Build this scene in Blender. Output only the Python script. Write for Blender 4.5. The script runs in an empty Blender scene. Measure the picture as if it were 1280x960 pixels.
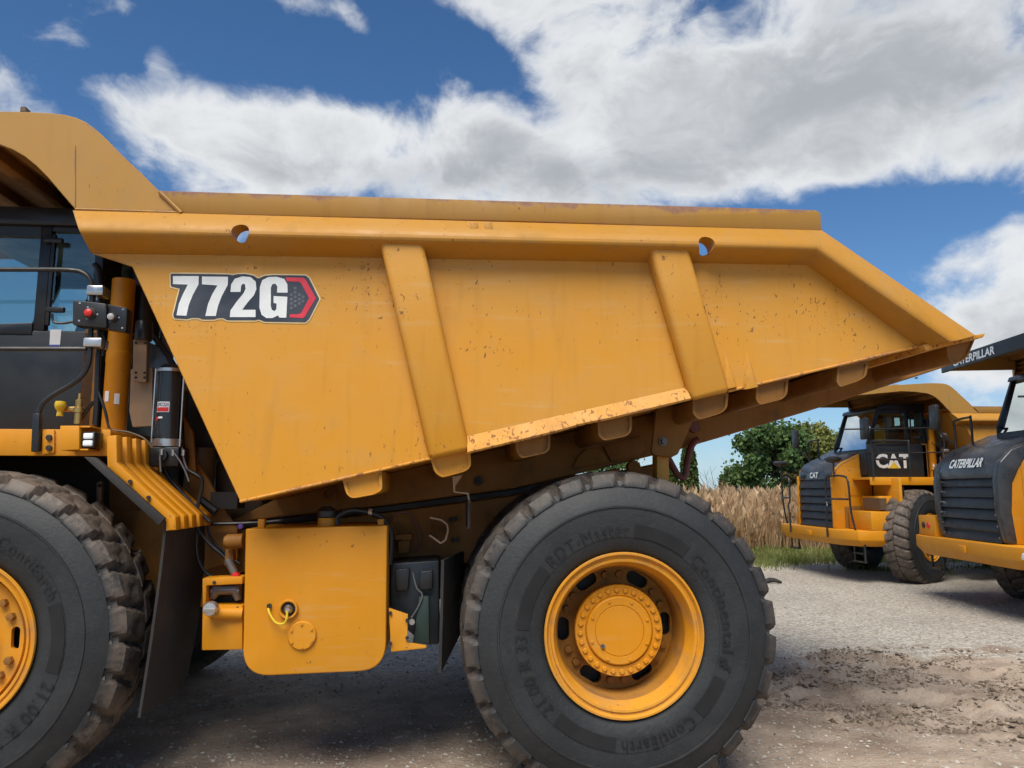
import bpy, bmesh, math, random
from mathutils import Vector, Matrix, noise, geometry
R = math.radians
PI = math.pi
rnd = random.Random(7)
S = bpy.context.scene
COL = S.collection

# ------------------------------------------------------------------ camera
FPX, YAW, PITCH, CAM = 962.0, R(4.75), R(7.8), (0.0, -4.53, 1.74)
cd = bpy.data.cameras.new('camera'); cam = bpy.data.objects.new('camera', cd); COL.objects.link(cam)
cam.location = CAM; cam.rotation_euler = (R(90) + PITCH, 0, -YAW)
cd.sensor_width = 36; cd.lens = 36 * FPX / 1280; cd.clip_start = .05; cd.clip_end = 3000
S.camera = cam
_F = Vector((math.sin(YAW)*math.cos(PITCH), math.cos(YAW)*math.cos(PITCH), math.sin(PITCH)))
_R = Vector((math.cos(YAW), -math.sin(YAW), 0)); _U = _R.cross(_F)
def ray(px, py): return _F + _R*((px-640)/FPX) + _U*((480-py)/FPX)
def at(px, py, Y):
    d = ray(px, py); return Vector(CAM) + d*((Y-CAM[1])/d.y)
def atz(px, py, Z=0):
    d = ray(px, py); return Vector(CAM) + d*((Z-CAM[2])/d.z)

# ------------------------------------------------------------------ light
SUN_EL, SUN_AZ = 57, 198        # azimuth clockwise from +Y
w = bpy.data.worlds.new('World'); S.world = w; w.use_nodes = True
nt = w.node_tree; nt.nodes.clear()
def N(tree, t, **k):
    n = tree.nodes.new(t)
    for a, b in k.items():
        if a.startswith('i_'): n.inputs[int(a[2:])].default_value = b
        else: setattr(n, a, b)
    return n
def L(tree, a, b): tree.links.new(a, b)
def M(tree, op, a, b=None, c=None, clamp=False):
    n = tree.nodes.new('ShaderNodeMath'); n.operation = op; n.use_clamp = clamp
    for i, v in enumerate((a, b, c)):
        if v is None: continue
        if isinstance(v, (int, float)): n.inputs[i].default_value = v
        else: tree.links.new(v, n.inputs[i])
    return n.outputs[0]
def MR(tree, v, a, b, c=0, d=1, smooth=True):
    n = tree.nodes.new('ShaderNodeMapRange'); n.interpolation_type = 'SMOOTHSTEP' if smooth else 'LINEAR'
    tree.links.new(v, n.inputs[0])
    for i, x in enumerate((a, b, c, d)): n.inputs[i+1].default_value = x
    return n.outputs[0]
def MIX(tree, fac, a, b, mode='MIX'):
    n = tree.nodes.new('ShaderNodeMix'); n.data_type = 'RGBA'; n.blend_type = mode
    if isinstance(fac, (int, float)): n.inputs[0].default_value = fac
    else: tree.links.new(fac, n.inputs[0])
    for i, v in ((6, a), (7, b)):
        if isinstance(v, tuple): n.inputs[i].default_value = (*v, 1) if len(v) == 3 else v
        else: tree.links.new(v, n.inputs[i])
    return n.outputs[2]
sky = N(nt, 'ShaderNodeTexSky', sky_type='NISHITA', sun_disc=False, sun_elevation=R(SUN_EL), sun_rotation=R(SUN_AZ))
sky.air_density = 1.0; sky.dust_density = .3; sky.ozone_density = 2.5; sky.altitude = 300
STR = .1
tc = N(nt, 'ShaderNodeTexCoord')
sep = N(nt, 'ShaderNodeSeparateXYZ'); L(nt, tc.outputs['Generated'], sep.inputs[0])
az = M(nt, 'ARCTAN2', sep.outputs[0], sep.outputs[1]); el = M(nt, 'ARCSINE', sep.outputs[2])
# cloud coordinates: direction flattened towards the horizon, like a layer seen from below
def cvec(scale, zs, off):
    mp = N(nt, 'ShaderNodeMapping'); mp.inputs['Scale'].default_value = (scale, scale, scale*zs); mp.inputs['Location'].default_value = off
    L(nt, tc.outputs['Generated'], mp.inputs[0]); return mp.outputs[0]
def noi(tree, vec, scale, detail=6, rough=.55, dist=0.0):
    n = N(tree, 'ShaderNodeTexNoise'); n.inputs['Scale'].default_value = scale; n.inputs['Detail'].default_value = detail
    n.inputs['Roughness'].default_value = rough; n.inputs['Distortion'].default_value = dist
    if vec is not None: L(tree, vec, n.inputs['Vector'])
    return n.outputs[0]
warp = N(nt, 'ShaderNodeTexNoise'); warp.inputs['Scale'].default_value = 5.0; warp.inputs['Detail'].default_value = 3; L(nt, tc.outputs['Generated'], warp.inputs['Vector'])
wv = N(nt, 'ShaderNodeVectorMath', operation='MULTIPLY_ADD'); L(nt, warp.outputs['Color'], wv.inputs[0]); wv.inputs[1].default_value = (.14, .14, .10); L(nt, tc.outputs['Generated'], wv.inputs[2])
def cvec(scale, zs, off):
    mp = N(nt, 'ShaderNodeMapping'); mp.inputs['Scale'].default_value = (scale, scale, scale*zs); mp.inputs['Location'].default_value = off
    L(nt, wv.outputs[0], mp.inputs[0]); return mp.outputs[0]
n1 = noi(nt, cvec(1, 1.6, (3.1, 1.2, .4)), 3.6, 6, .55, .2)
n2 = noi(nt, cvec(1, 1.35, (7.7, 5.2, 2.4)), 10.0, 6, .60, .1)
def blobsum(lst):
    tot = None
    for (px, py, sx, sy, rot, amp) in lst:
        d = ray(px, py).normalized(); a0 = math.atan2(d.x, d.y); e0 = math.asin(d.z)
        du = M(nt, 'SUBTRACT', az, a0); dv = M(nt, 'SUBTRACT', el, e0); c_, s_ = math.cos(R(rot)), math.sin(R(rot))
        u = M(nt, 'ADD', M(nt, 'MULTIPLY', du, c_/sx), M(nt, 'MULTIPLY', dv, s_/sx)); v = M(nt, 'ADD', M(nt, 'MULTIPLY', du, -s_/sy), M(nt, 'MULTIPLY', dv, c_/sy))
        q = M(nt, 'ADD', M(nt, 'MULTIPLY', u, u), M(nt, 'MULTIPLY', v, v))
        b = M(nt, 'MULTIPLY', M(nt, 'EXPONENT', M(nt, 'MULTIPLY', M(nt, 'POWER', q, 1.4), -1.0)), amp)
        tot = b if tot is None else M(nt, 'ADD', tot, b)
    return tot
blobs = blobsum([(300, 165, .19, .062, -4, .55), (520, 190, .24, .075, 4, .75), (700, 200, .2, .07, 0, .55), (1060, 60, .48, .17, -6, 1.0), (640, 20, .16, .05, -25, .55), (860, 190, .26, .075, 0, .55),
                 (1190, 175, .2, .055, 0, .4), (1200, 318, .12, .026, 10, .62), (1275, 410, .11, .06, 30, .75), (20, 110, .1, .06, 0, -.28), (120, 3, .09, .022, 0, .66), (190, 66, .03, .02, -30, .58), (60, 36, .08, .018, 5, .56), (350, 6, .06, .018, 0, .62), (445, 28, .03, .018, -40, .55),
                 (300, 45, .42, .075, 0, -.75), (650, 118, .17, .032, -38, -.75), (1010, 285, .26, .045, 0, -.8), (1120, 330, .10, .05, 0, -.3), (110, 190, .12, .05, -30, -.4), (880, 590, .3, .07, 0, -.35)])
field = M(nt, 'ADD', M(nt, 'ADD', M(nt, 'MULTIPLY', M(nt, 'SUBTRACT', n1, .5), 1.7), M(nt, 'MULTIPLY', M(nt, 'SUBTRACT', n2, .5), 1.3)), M(nt, 'MULTIPLY', blobs, .52))
cover = MR(nt, field, -.05, .46)
thick = MR(nt, field, .15, .75)
n3 = noi(nt, cvec(1, 1.8, (1.7, 9.2, 3.4)), 6.0, 6, .6, .2)
shade = blobsum([(1130, 70, .34, .12, -4, .2), (980, 150, .3, .05, 0, .12), (470, 225, .3, .03, 0, .15), (700, 215, .2, .03, 0, .15)])
grey = MR(nt, M(nt, 'ADD', M(nt, 'ADD', M(nt, 'MULTIPLY', thick, .30), M(nt, 'MULTIPLY', n3, 1.0)), shade), .52, 1.12)
cw = MIX(nt, grey, (7.3, 7.5, 7.7), (3.8, 4.05, 4.4))
skyc = MIX(nt, 1.0, sky.outputs[0], (.52, .80, 1.02), 'MULTIPLY')
hz = M(nt, 'MULTIPLY', M(nt, 'EXPONENT', M(nt, 'MULTIPLY', M(nt, 'MAXIMUM', el, 0.0), -11.0)), .75)
skyb = MIX(nt, hz, skyc, (5.0, 6.0, 7.0))
final = MIX(nt, cover, skyb, cw)
bg = N(nt, 'ShaderNodeBackground'); bg.inputs[1].default_value = STR; L(nt, final, bg.inputs[0])
wo = N(nt, 'ShaderNodeOutputWorld'); L(nt, bg.outputs[0], wo.inputs[0])
sd = bpy.data.lights.new('sun', 'SUN'); sd.energy = 4.5; sd.angle = R(40); sd.color = (1, .94, .84)
so = bpy.data.objects.new('sun', sd); COL.objects.link(so)
sv = Vector((math.sin(R(SUN_AZ))*math.cos(R(SUN_EL)), math.cos(R(SUN_AZ))*math.cos(R(SUN_EL)), math.sin(R(SUN_EL))))
so.rotation_euler = sv.to_track_quat('Z', 'Y').to_euler(); so.location = (0, -10, 12)
S.view_settings.view_transform = 'Standard'; S.view_settings.look = 'None'; S.view_settings.gamma = 1
S.view_settings.use_curve_mapping = False; S.view_settings.exposure = 0.15
S.render.engine = 'CYCLES'
w.cycles.sampling_method = 'MANUAL'; w.cycles.sample_map_resolution = 256
S.cycles.max_bounces = 4; S.cycles.diffuse_bounces = 3; S.cycles.glossy_bounces = 2; S.cycles.transmission_bounces = 4; S.cycles.transparent_max_bounces = 8
S.cycles.use_denoising = True; S.cycles.use_adaptive_sampling = True; S.cycles.adaptive_threshold = .035
S.cycles.caustics_reflective = False; S.cycles.caustics_refractive = False
S.render.resolution_x, S.render.resolution_y = 1024, 768

# ------------------------------------------------------------------ materials
MATS = {}
def mat(name):
    m = bpy.data.materials.new(name); m.use_nodes = True; t = m.node_tree
    MATS[name] = m; return m, t, t.nodes['Principled BSDF']
def simple(name, col, rough=.5, metal=0, var=.12, scale=6, dust=0, dustcol=(.3, .24, .18), bump=0, bscale=80, emit=None):
    m, t, p = mat(name)
    tc = N(t, 'ShaderNodeTexCoord'); o = tc.outputs['Object']
    n = noi(t, o, scale, 3, .6)
    c = MIX(t, MR(t, n, .3, .7), tuple(x*(1-var) for x in col), tuple(min(1, x*(1+var)) for x in col))
    if dust:
        d = noi(t, o, 2.3, 4, .65, .5)
        c = MIX(t, M(t, 'MULTIPLY', MR(t, d, .35, .7), dust), c, dustcol)
    L(t, c, p.inputs['Base Color'])
    L(t, MR(t, n, .3, .7, max(0, rough-.08), min(1, rough+.1)), p.inputs['Roughness'])
    p.inputs['Metallic'].default_value = metal
    if bump:
        b = N(t, 'ShaderNodeBump'); b.inputs['Strength'].default_value = bump; b.inputs['Distance'].default_value = .01
        L(t, noi(t, o, bscale, 5, .6), b.inputs['Height']); L(t, b.outputs[0], p.inputs['Normal'])
    if emit:
        p.inputs['Emission Color'].default_value = (*col, 1); p.inputs['Emission Strength'].default_value = emit
    return m
def paint(name, col, chips=.5, edge=.0, dust=.3, rough=.38, dustcol=(.36, .25, .13), streak=.2, fade=(.62, .42, .16), rust=0, scuff=0):
    m, t, p = mat(name)
    tc = N(t, 'ShaderNodeTexCoord'); o = tc.outputs['Object']
    big = noi(t, o, .9, 3, .6, .4); mid = noi(t, o, 5, 5, .62, .3)
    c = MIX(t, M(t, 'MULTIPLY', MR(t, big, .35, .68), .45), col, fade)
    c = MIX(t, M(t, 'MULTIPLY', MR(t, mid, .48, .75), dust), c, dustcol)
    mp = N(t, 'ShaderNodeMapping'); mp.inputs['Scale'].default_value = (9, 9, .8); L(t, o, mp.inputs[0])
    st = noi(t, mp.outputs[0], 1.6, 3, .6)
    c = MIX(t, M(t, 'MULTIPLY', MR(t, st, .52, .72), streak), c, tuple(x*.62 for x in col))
    if scuff:     # pale scrapes that run with the load along the plate
        mp3 = N(t, 'ShaderNodeMapping'); mp3.inputs['Scale'].default_value = (1.3, 1, 15); mp3.inputs['Rotation'].default_value = (0, .23, 0); L(t, o, mp3.inputs[0])
        sc_ = M(t, 'ADD', noi(t, mp3.outputs[0], 1.5, 5, .65), M(t, 'MULTIPLY', M(t, 'SUBTRACT', big, .5), .5))
        c = MIX(t, M(t, 'MULTIPLY', MR(t, sc_, .56, .74), scuff), c, (.56, .34, .13))
    rough_o = MR(t, mid, .3, .75, rough-.06, rough+.2)
    if chips:
        mp2 = N(t, 'ShaderNodeMapping'); mp2.inputs['Scale'].default_value = (1.25, 1, .75); mp2.inputs['Rotation'].default_value = (0, .5, 0); L(t, o, mp2.inputs[0])
        ch = noi(t, mp2.outputs[0], 34, 3, .55, .8); cl = noi(t, o, 1.9, 4, .6, .5)
        thr = M(t, 'ADD', ch, M(t, 'MULTIPLY', M(t, 'SUBTRACT', cl, .5), .42))
        k = MR(t, thr, .735-.02*chips, .765-.02*chips)
        c = MIX(t, M(t, 'MULTIPLY', k, .8), c, MIX(t, noi(t, o, 11, 2), (.10, .035, .012), (.26, .12, .05)))
        rough_o = M(t, 'MAXIMUM', rough_o, M(t, 'MULTIPLY', k, .8))
    if edge:
        bv = N(t, 'ShaderNodeBevel', samples=2); bv.inputs[0].default_value = .022
        ge = N(t, 'ShaderNodeNewGeometry')
        dp = N(t, 'ShaderNodeVectorMath', operation='DOT_PRODUCT'); L(t, bv.outputs[0], dp.inputs[0]); L(t, ge.outputs['Normal'], dp.inputs[1])
        e = MR(t, dp.outputs['Value'], .995, .90)
        en = noi(t, o, 7, 5, .7, .6)
        e = M(t, 'MULTIPLY', M(t, 'MULTIPLY', e, MR(t, en, .46, .62)), edge)
        c = MIX(t, e, c, MIX(t, noi(t, o, 40, 3), (.16, .062, .03), (.33, .2, .14)))
        rough_o = M(t, 'MAXIMUM', rough_o, M(t, 'MULTIPLY', e, .8))
    if rust:      # rust bitten into the upper edge of the board
        sp = N(t, 'ShaderNodeSeparateXYZ'); L(t, o, sp.inputs[0])
        rn_ = M(t, 'ADD', noi(t, o, 9, 5, .7, .5), M(t, 'MULTIPLY', noi(t, o, 1.3, 3, .6), .6))
        e = M(t, 'MULTIPLY', MR(t, M(t, 'ADD', M(t, 'MULTIPLY', M(t, 'SUBTRACT', sp.outputs[2], rust), 6.0), rn_), .80, 1.0), .85)
        c = MIX(t, e, c, MIX(t, noi(t, o, 30, 3), (.13, .045, .028), (.30, .17, .12)))
        rough_o = M(t, 'MAXIMUM', rough_o, M(t, 'MULTIPLY', e, .8))
    L(t, c, p.inputs['Base Color']); L(t, rough_o, p.inputs['Roughness'])
    p.inputs['Specular IOR Level'].default_value = .38
    b = N(t, 'ShaderNodeBump'); b.inputs['Strength'].default_value = .12; b.inputs['Distance'].default_value = .02
    L(t, M(t, 'ADD', M(t, 'MULTIPLY', big, 1.2), M(t, 'MULTIPLY', mid, .12)), b.inputs['Height']); L(t, b.outputs[0], p.inputs['Normal'])
    return m
Y_BODY = paint('yellow paint worn', (.60, .262, .016), chips=2.6, edge=1.0, dust=.2, scuff=.4, rough=.44, fade=(.56, .30, .07), dustcol=(.38, .24, .10))
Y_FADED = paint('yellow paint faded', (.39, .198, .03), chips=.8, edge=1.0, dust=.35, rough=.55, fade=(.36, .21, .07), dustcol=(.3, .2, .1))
Y_BOARD = paint('yellow paint faded, rusty rim', (.34, .172, .024), chips=1.6, edge=1.0, dust=.3, rough=.55, fade=(.32, .18, .055), dustcol=(.25, .17, .09), rust=3.475)
Y_RUSTY = paint('yellow paint chipped to rust', (.60, .26, .02), chips=8.0, edge=1.0, dust=.5, rough=.55, fade=(.52, .28, .09), dustcol=(.36, .18, .08))
Y_RAIL = paint('yellow paint dull', (.45, .20, .013), chips=2.2, edge=1.0, dust=.3, rough=.5, fade=(.43, .22, .045), dustcol=(.30, .19, .08))
Y_CLEAN = paint('yellow paint clean', (.60, .232, .003), chips=.5, dust=.14, scuff=.25, rough=.46, fade=(.62, .275, .02), streak=.1, dustcol=(.42, .25, .09))
Y_DUST_SHADE = paint('yellow paint dust and shade', (.27, .112, .013), chips=.5, dust=.7, rough=.6, dustcol=(.12, .072, .036), fade=(.22, .115, .035), streak=.4)  # real dust, with the base darkened to carry shade under the bed
Y_GRIME_SHADE = paint('yellow paint grime and shade', (.36, .15, .014), chips=.6, dust=.8, rough=.6, dustcol=(.15, .085, .04), fade=(.3, .15, .04), streak=.3)  # grime plus painted shade for the deep rear rim
Y_WHEEL = paint('yellow paint wheel', (.62, .26, .012), chips=.8, edge=.5, dust=.5, rough=.45, dustcol=(.30, .18, .085), fade=(.6, .29, .05))
BLACK = simple('black paint', (.011, .012, .013), .38, dust=.12, dustcol=(.12, .1, .085))
CABBLACK = simple('blue black panel', (.011, .016, .020), .45, dust=.12, dustcol=(.05, .055, .055))
RUBBER = simple('black rubber', (.019, .018, .017), .75, dust=.45, dustcol=(.048, .038, .03), bump=.2, bscale=60)
STEEL = simple('bare steel', (.55, .54, .52), .3, .9, dust=.2)
GREYMET = simple('grey casting', (.14, .145, .15), .5, .6, dust=.3)
TAN = simple('dusty tan bracket', (.38, .25, .14), .6, .2, dust=.3)
BROWN = simple('oily brown steel', (.09, .055, .03), .55, dust=.5, dustcol=(.16, .1, .05))
DARK = simple('dark machinery', (.014, .012, .011), .6, dust=.3, dustcol=(.05, .035, .022))
RED = simple('red plastic', (.6, .02, .015), .35)
REDPIPE = simple('dark red hose', (.14, .02, .018), .5, dust=.3)
WHITE = simple('white label', (.78, .78, .76), .45, var=.03)
WHITED = simple('white decal', (.72, .74, .72), .4, var=.05)
GREYBTN = simple('grey button', (.45, .45, .45), .4)
DECALBLK = simple('decal black', (.035, .042, .055), .4, var=.3, scale=3)
DECALRED = simple('decal red', (.62, .035, .06), .4)
DECALEDGE = simple('decal pale edge', (.72, .55, .28), .45)
DECALHEX = simple('decal grey hexagon', (.10, .105, .115), .4)
BRASS = simple('brass fitting', (.55, .36, .12), .35, .8)
LENS = simple('lamp lens', (.85, .88, .9), .15, var=.02)
HOODTOP = simple('black hood panel', (.03, .033, .037), .32, dust=.3, dustcol=(.13, .125, .12))
GRILLE = simple('black grille', (.012, .013, .015), .5, dust=.2, dustcol=(.06, .055, .05))
SEAT = simple('seat cloth', (.02, .021, .023), .9)
YKNOB = simple('yellow knob', (.72, .5, .03), .4)
MIRROR = simple('mirror glass', (.7, .72, .75), .05, 1.0, var=.02)
def tyre_mat(name, dusty):
    m, t, p = mat(name)
    tc = N(t, 'ShaderNodeTexCoord'); o = tc.outputs['Object']
    sp = N(t, 'ShaderNodeSeparateXYZ'); L(t, o, sp.inputs[0])
    r = M(t, 'SQRT', M(t, 'ADD', M(t, 'MULTIPLY', sp.outputs[0], sp.outputs[0]), M(t, 'MULTIPLY', sp.outputs[2], sp.outputs[2])))
    n = noi(t, o, 3.2, 5, .65, .4); nf = noi(t, o, 28, 4, .65)
    c = MIX(t, MR(t, n, .35, .68), (.012, .0135, .0145), (.021, .023, .024))
    c = MIX(t, M(t, 'MULTIPLY', MR(t, nf, .5, .75), .35), c, (.042, .039, .035))
    tread = MR(t, r, .84, .905)   # dried mud sits on the tread blocks
    k = M(t, 'MULTIPLY', tread, MR(t, M(t, 'ADD', M(t, 'MULTIPLY', n, .7), M(t, 'MULTIPLY', nf, .4)), .34, .62))
    c = MIX(t, M(t, 'MULTIPLY', k, dusty), c, MIX(t, nf, (.09, .068, .05), (.17, .13, .10)))
    L(t, c, p.inputs['Base Color']); p.inputs['Roughness'].default_value = .62
    b = N(t, 'ShaderNodeBump'); b.inputs['Strength'].default_value = .35; b.inputs['Distance'].default_value = .008
    L(t, noi(t, o, 45, 4, .68), b.inputs['Height']); L(t, b.outputs[0], p.inputs['Normal'])
    return m
TYRE_F = tyre_mat('tyre rubber muddy', .95); TYRE_R = tyre_mat('tyre rubber', .45)
TYRETXT = simple('tyre lettering', (.007, .0072, .0075), .55)
def glass(name, tint, refl):
    m = bpy.data.materials.new(name); m.use_nodes = True; t = m.node_tree; t.nodes.clear()
    tr = N(t, 'ShaderNodeBsdfTransparent'); tr.inputs[0].default_value = (*tint, 1)
    gl = N(t, 'ShaderNodeBsdfGlossy'); gl.inputs['Roughness'].default_value = .02; gl.inputs[0].default_value = (.82, .88, .85, 1)
    fr = N(t, 'ShaderNodeFresnel'); fr.inputs[0].default_value = 1.5
    mx = N(t, 'ShaderNodeMixShader'); L(t, M(t, 'MAXIMUM', fr.outputs[0], refl), mx.inputs[0]); L(t, tr.outputs[0], mx.inputs[1]); L(t, gl.outputs[0], mx.inputs[2])
    o = N(t, 'ShaderNodeOutputMaterial'); L(t, mx.outputs[0], o.inputs[0]); return m
GLASS = glass('window glass', (.62, .74, .72), .12)

# ------------------------------------------------------------------ mesh tools
class G:
    def __init__(s): s.v = []; s.f = []; s.p = []
    def add(s, v, f):
        b = len(s.v); s.p.append((v, f)); s.v += [tuple(x) for x in v]; s.f += [tuple(i+b for i in q) for q in f]; return s
    def box(s, x0, x1, y0, y1, z0, z1):
        return s.add([(x0,y0,z0),(x1,y0,z0),(x1,y1,z0),(x0,y1,z0),(x0,y0,z1),(x1,y0,z1),(x1,y1,z1),(x0,y1,z1)],
                     [(0,3,2,1),(4,5,6,7),(0,1,5,4),(1,2,6,5),(2,3,7,6),(3,0,4,7)])
    def prism(s, pts, y0, y1):                 # pts (x, z), extruded along y
        n = len(pts); v = [(p[0], y0, p[-1]) for p in pts] + [(p[0], y1, p[-1]) for p in pts]
        return s.add(v, [tuple(range(n)), tuple(range(2*n-1, n-1, -1))] + [(i, i+n, (i+1) % n+n, (i+1) % n) for i in range(n)])
    def prismz(s, pts, z0, z1):                # pts (x, y), extruded along z
        n = len(pts); v = [(p[0], p[1], z0) for p in pts] + [(p[0], p[1], z1) for p in pts]
        return s.add(v, [tuple(range(n-1, -1, -1)), tuple(range(n, 2*n))] + [(i, (i+1) % n, (i+1) % n+n, i+n) for i in range(n)])
    def prismx(s, pts, x0, x1):                # pts (y, z)
        n = len(pts); v = [(x0, p[0], p[1]) for p in pts] + [(x1, p[0], p[1]) for p in pts]
        return s.add(v, [tuple(range(n-1, -1, -1)), tuple(range(n, 2*n))] + [(i, (i+1) % n, (i+1) % n+n, i+n) for i in range(n)])
    def tube(s, path, r, n=10):
        P = [Vector(p) for p in path]; rr = r if isinstance(r, (list, tuple)) else [r]*len(P)
        t0 = (P[1]-P[0]).normalized(); up = Vector((0, 0, 1)) if abs(t0.z) < .9 else Vector((0, 1, 0))
        a = t0.cross(up).normalized(); v = []; f = []
        for i, p in enumerate(P):
            t = ((P[min(i+1, len(P)-1)]-p).normalized() + (p-P[max(i-1, 0)]).normalized()).normalized()
            a = (a - t*a.dot(t)).normalized(); b = t.cross(a)
            v += [p + (a*math.cos(2*PI*k/n) + b*math.sin(2*PI*k/n))*rr[i] for k in range(n)]
        for i in range(len(P)-1):
            for k in range(n): f.append((i*n+k, i*n+(k+1) % n, (i+1)*n+(k+1) % n, (i+1)*n+k))
        f.append(tuple(range(n-1, -1, -1))); f.append(tuple(range((len(P)-1)*n, len(P)*n)))
        return s.add(v, f)
    def lathe(s, prof, n=48, c=(0, 0, 0), axis='Y'):   # prof (r, a); r = 0 ends closed
        v = []; f = []; m = len(prof)
        for (r, a) in prof:
            for k in range(n):
                q = 2*PI*k/n; x, z = r*math.cos(q), r*math.sin(q)
                v.append((c[0]+x, c[1]+a, c[2]+z) if axis == 'Y' else ((c[0]+x, c[1]+z, c[2]+a) if axis == 'Z' else (c[0]+a, c[1]+x, c[2]+z)))
        for i in range(m-1):
            for k in range(n): f.append((i*n+k, i*n+(k+1) % n, (i+1)*n+(k+1) % n, (i+1)*n+k))
        return s.add(v, f)
    def each(s, name, m, parent=None, sub=None, **k):     # every added piece becomes an object of its own; with sub, the first carries the others
        out = []
        for v, f in s.p:
            o = G().add(v, f).build(name if not (sub and out) else sub, m, out[0] if sub and out else parent, **k); out.append(o)
        return out[0] if sub else out
    def build(s, name, m, parent=None, bevel=0, seg=2, angle=32, smooth=True, loc=None, weld=True):
        me = bpy.data.meshes.new(name); me.from_pydata(s.v, [], s.f)
        bm = bmesh.new(); bm.from_mesh(me)
        if weld: bmesh.ops.remove_doubles(bm, verts=bm.verts, dist=1e-5)
        bmesh.ops.dissolve_degenerate(bm, edges=bm.edges, dist=1e-6)
        bmesh.ops.delete(bm, geom=[q for q in bm.verts if not q.link_faces], context='VERTS')
        bmesh.ops.recalc_face_normals(bm, faces=bm.faces)
        if bevel:
            es = [e for e in bm.edges if len(e.link_faces) == 2 and e.calc_face_angle(0) > .45]
            bmesh.ops.bevel(bm, geom=es, offset=bevel, segments=seg, profile=.5, affect='EDGES', clamp_overlap=True)
        bm.to_mesh(me); bm.free()
        if smooth:
            me.polygons.foreach_set('use_smooth', [True]*len(me.polygons)); me.set_sharp_from_angle(angle=R(angle))
        me.materials.append(m)
        o = bpy.data.objects.new(name, me); COL.objects.link(o)
        if parent is not None: o.parent = parent
        if loc is not None: o.location = loc
        return o
def rotpts(pts, c, a):
    ca, sa = math.cos(a), math.sin(a); return [(c[0]+(x-c[0])*ca-(z-c[1])*sa, c[1]+(x-c[0])*sa+(z-c[1])*ca) for x, z in pts]
def rounded(pts, r, n=4):
    out = []; m = len(pts)
    for i in range(m):
        p = Vector(pts[i]); a = Vector(pts[i-1])-p; b = Vector(pts[(i+1) % m])-p
        rr = r[i] if isinstance(r, (list, tuple)) else r
        if rr <= 0: out.append(tuple(p)); continue
        d = min(rr, a.length*.45, b.length*.45); s, e = p+a.normalized()*d, p+b.normalized()*d
        for k in range(n+1):
            t = k/n; out.append(tuple(s*(1-t)**2 + p*2*t*(1-t) + e*t*t))
    return out
def smoothpath(pts, n=6):
    P = [Vector(p) for p in pts]; out = []
    for i in range(len(P)-1):
        p0, p1, p2, p3 = P[max(i-1, 0)], P[i], P[i+1], P[min(i+2, len(P)-1)]
        for k in range(n):
            t = k/n
            out.append(.5*((2*p1)+(p2-p0)*t+(2*p0-5*p1+4*p2-p3)*t*t+(3*p1-p0-3*p2+p3)*t**3))
    return out + [P[-1]]
def empty(name, loc=(0, 0, 0), rz=0, label=None, cat=None, group=None, parent=None):
    o = bpy.data.objects.new(name, None); COL.objects.link(o); o.location = loc; o.rotation_euler.z = rz; o.empty_display_size = .2
    if label: o['label'] = label
    if cat: o['category'] = cat
    if group: o['group'] = group
    if parent is not None: o.parent = parent
    return o
def tag(o, label=None, cat=None, group=None, kind=None):
    for k, v in (('label', label), ('category', cat), ('group', group), ('kind', kind)):
        if v: o[k] = v
    return o
_txt = {}
def text2d(s, bold=.0, spacing=1.0):
    key = (s, bold, spacing)
    if key in _txt: return _txt[key]
    c = bpy.data.curves.new('t', 'FONT'); c.body = s; c.offset = bold; c.space_character = spacing; c.resolution_u = 3
    o = bpy.data.objects.new('t', c); COL.objects.link(o); bpy.context.view_layer.update()
    me = bpy.data.meshes.new_from_object(o.evaluated_get(bpy.context.evaluated_depsgraph_get()))
    v = [(p.co.x, p.co.y) for p in me.vertices]; f = [tuple(p.vertices) for p in me.polygons]
    bpy.data.objects.remove(o); bpy.data.curves.remove(c); bpy.data.meshes.remove(me)
    x0 = min(p[0] for p in v); x1 = max(p[0] for p in v); y0 = min(p[1] for p in v); y1 = max(p[1] for p in v)
    r = ([((x-x0)/(x1-x0), (y-y0)/(y1-y0)) for x, y in v], f, (x1-x0)/(y1-y0)); _txt[key] = r; return r
def text_on(name, s, fn, m, parent, bold=.02, spacing=1.0):
    v, f, asp = text2d(s, bold, spacing); g = G(); g.add([fn(a, b) for a, b in v], f)
    return g.build(name, m, parent, smooth=False, weld=False)

# ------------------------------------------------------------------ ground
def axis_steps(lo, hi, a, b, step, grow=1.22):
    xs = []; x = a
    while x < b: xs.append(x); x += step
    s = step; r = []
    while x < hi: r.append(x); s = min(s*grow, 120); x += s
    xs += r + [hi]; x = a; s = step; l = []
    while True:
        s = min(s*grow, 120); x -= s
        if x <= lo: break
        l.append(x)
    return [lo] + l[::-1] + xs
def rutmask(x, y):
    u = (x-4.7)/2.4; v = (y-2.3)/1.7
    return max(0.0, 1-(u*u+v*v)) if u*u+v*v < 1 else 0.0
def gz(x, y):
    d = math.hypot(x, y+4)
    if d > 60: return 0
    k = max(0, 1-d/60)
    z = .022*noise.noise((x*.5, y*.5, 0))*k + .008*noise.noise((x*2.3, y*2.3, 5))*k
    m = rutmask(x, y)
    if m > 0:
        m = min(1, m*1.8)
        wx = x+.5*noise.noise((x*1.1, y*1.1, 3)); wy = y+.35*noise.noise((x*1.4, y*1.4, 6))
        r1 = 1-abs(noise.noise((wx*.8, wy*2.6, 1.5)))*2.2; r2 = 1-abs(noise.noise((wx*2.3, wy*5.2, 4.5)))*2.0
        lump = noise.noise((x*5, y*7, 2))*.5+noise.noise((x*12, y*15, 4))*.3
        z += m*(.05*max(0, r1)**2 + .055*max(0, r2)**3*(.3+max(0, r1)) + .05*lump*(.25+max(0, r1)) - .035 - .05*max(0, noise.noise((wx*1.9, wy*4.1, 8.8))-.25))
    if d < 14: z += .004*noise.noise((x*9, y*9, 8))
    return z
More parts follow.
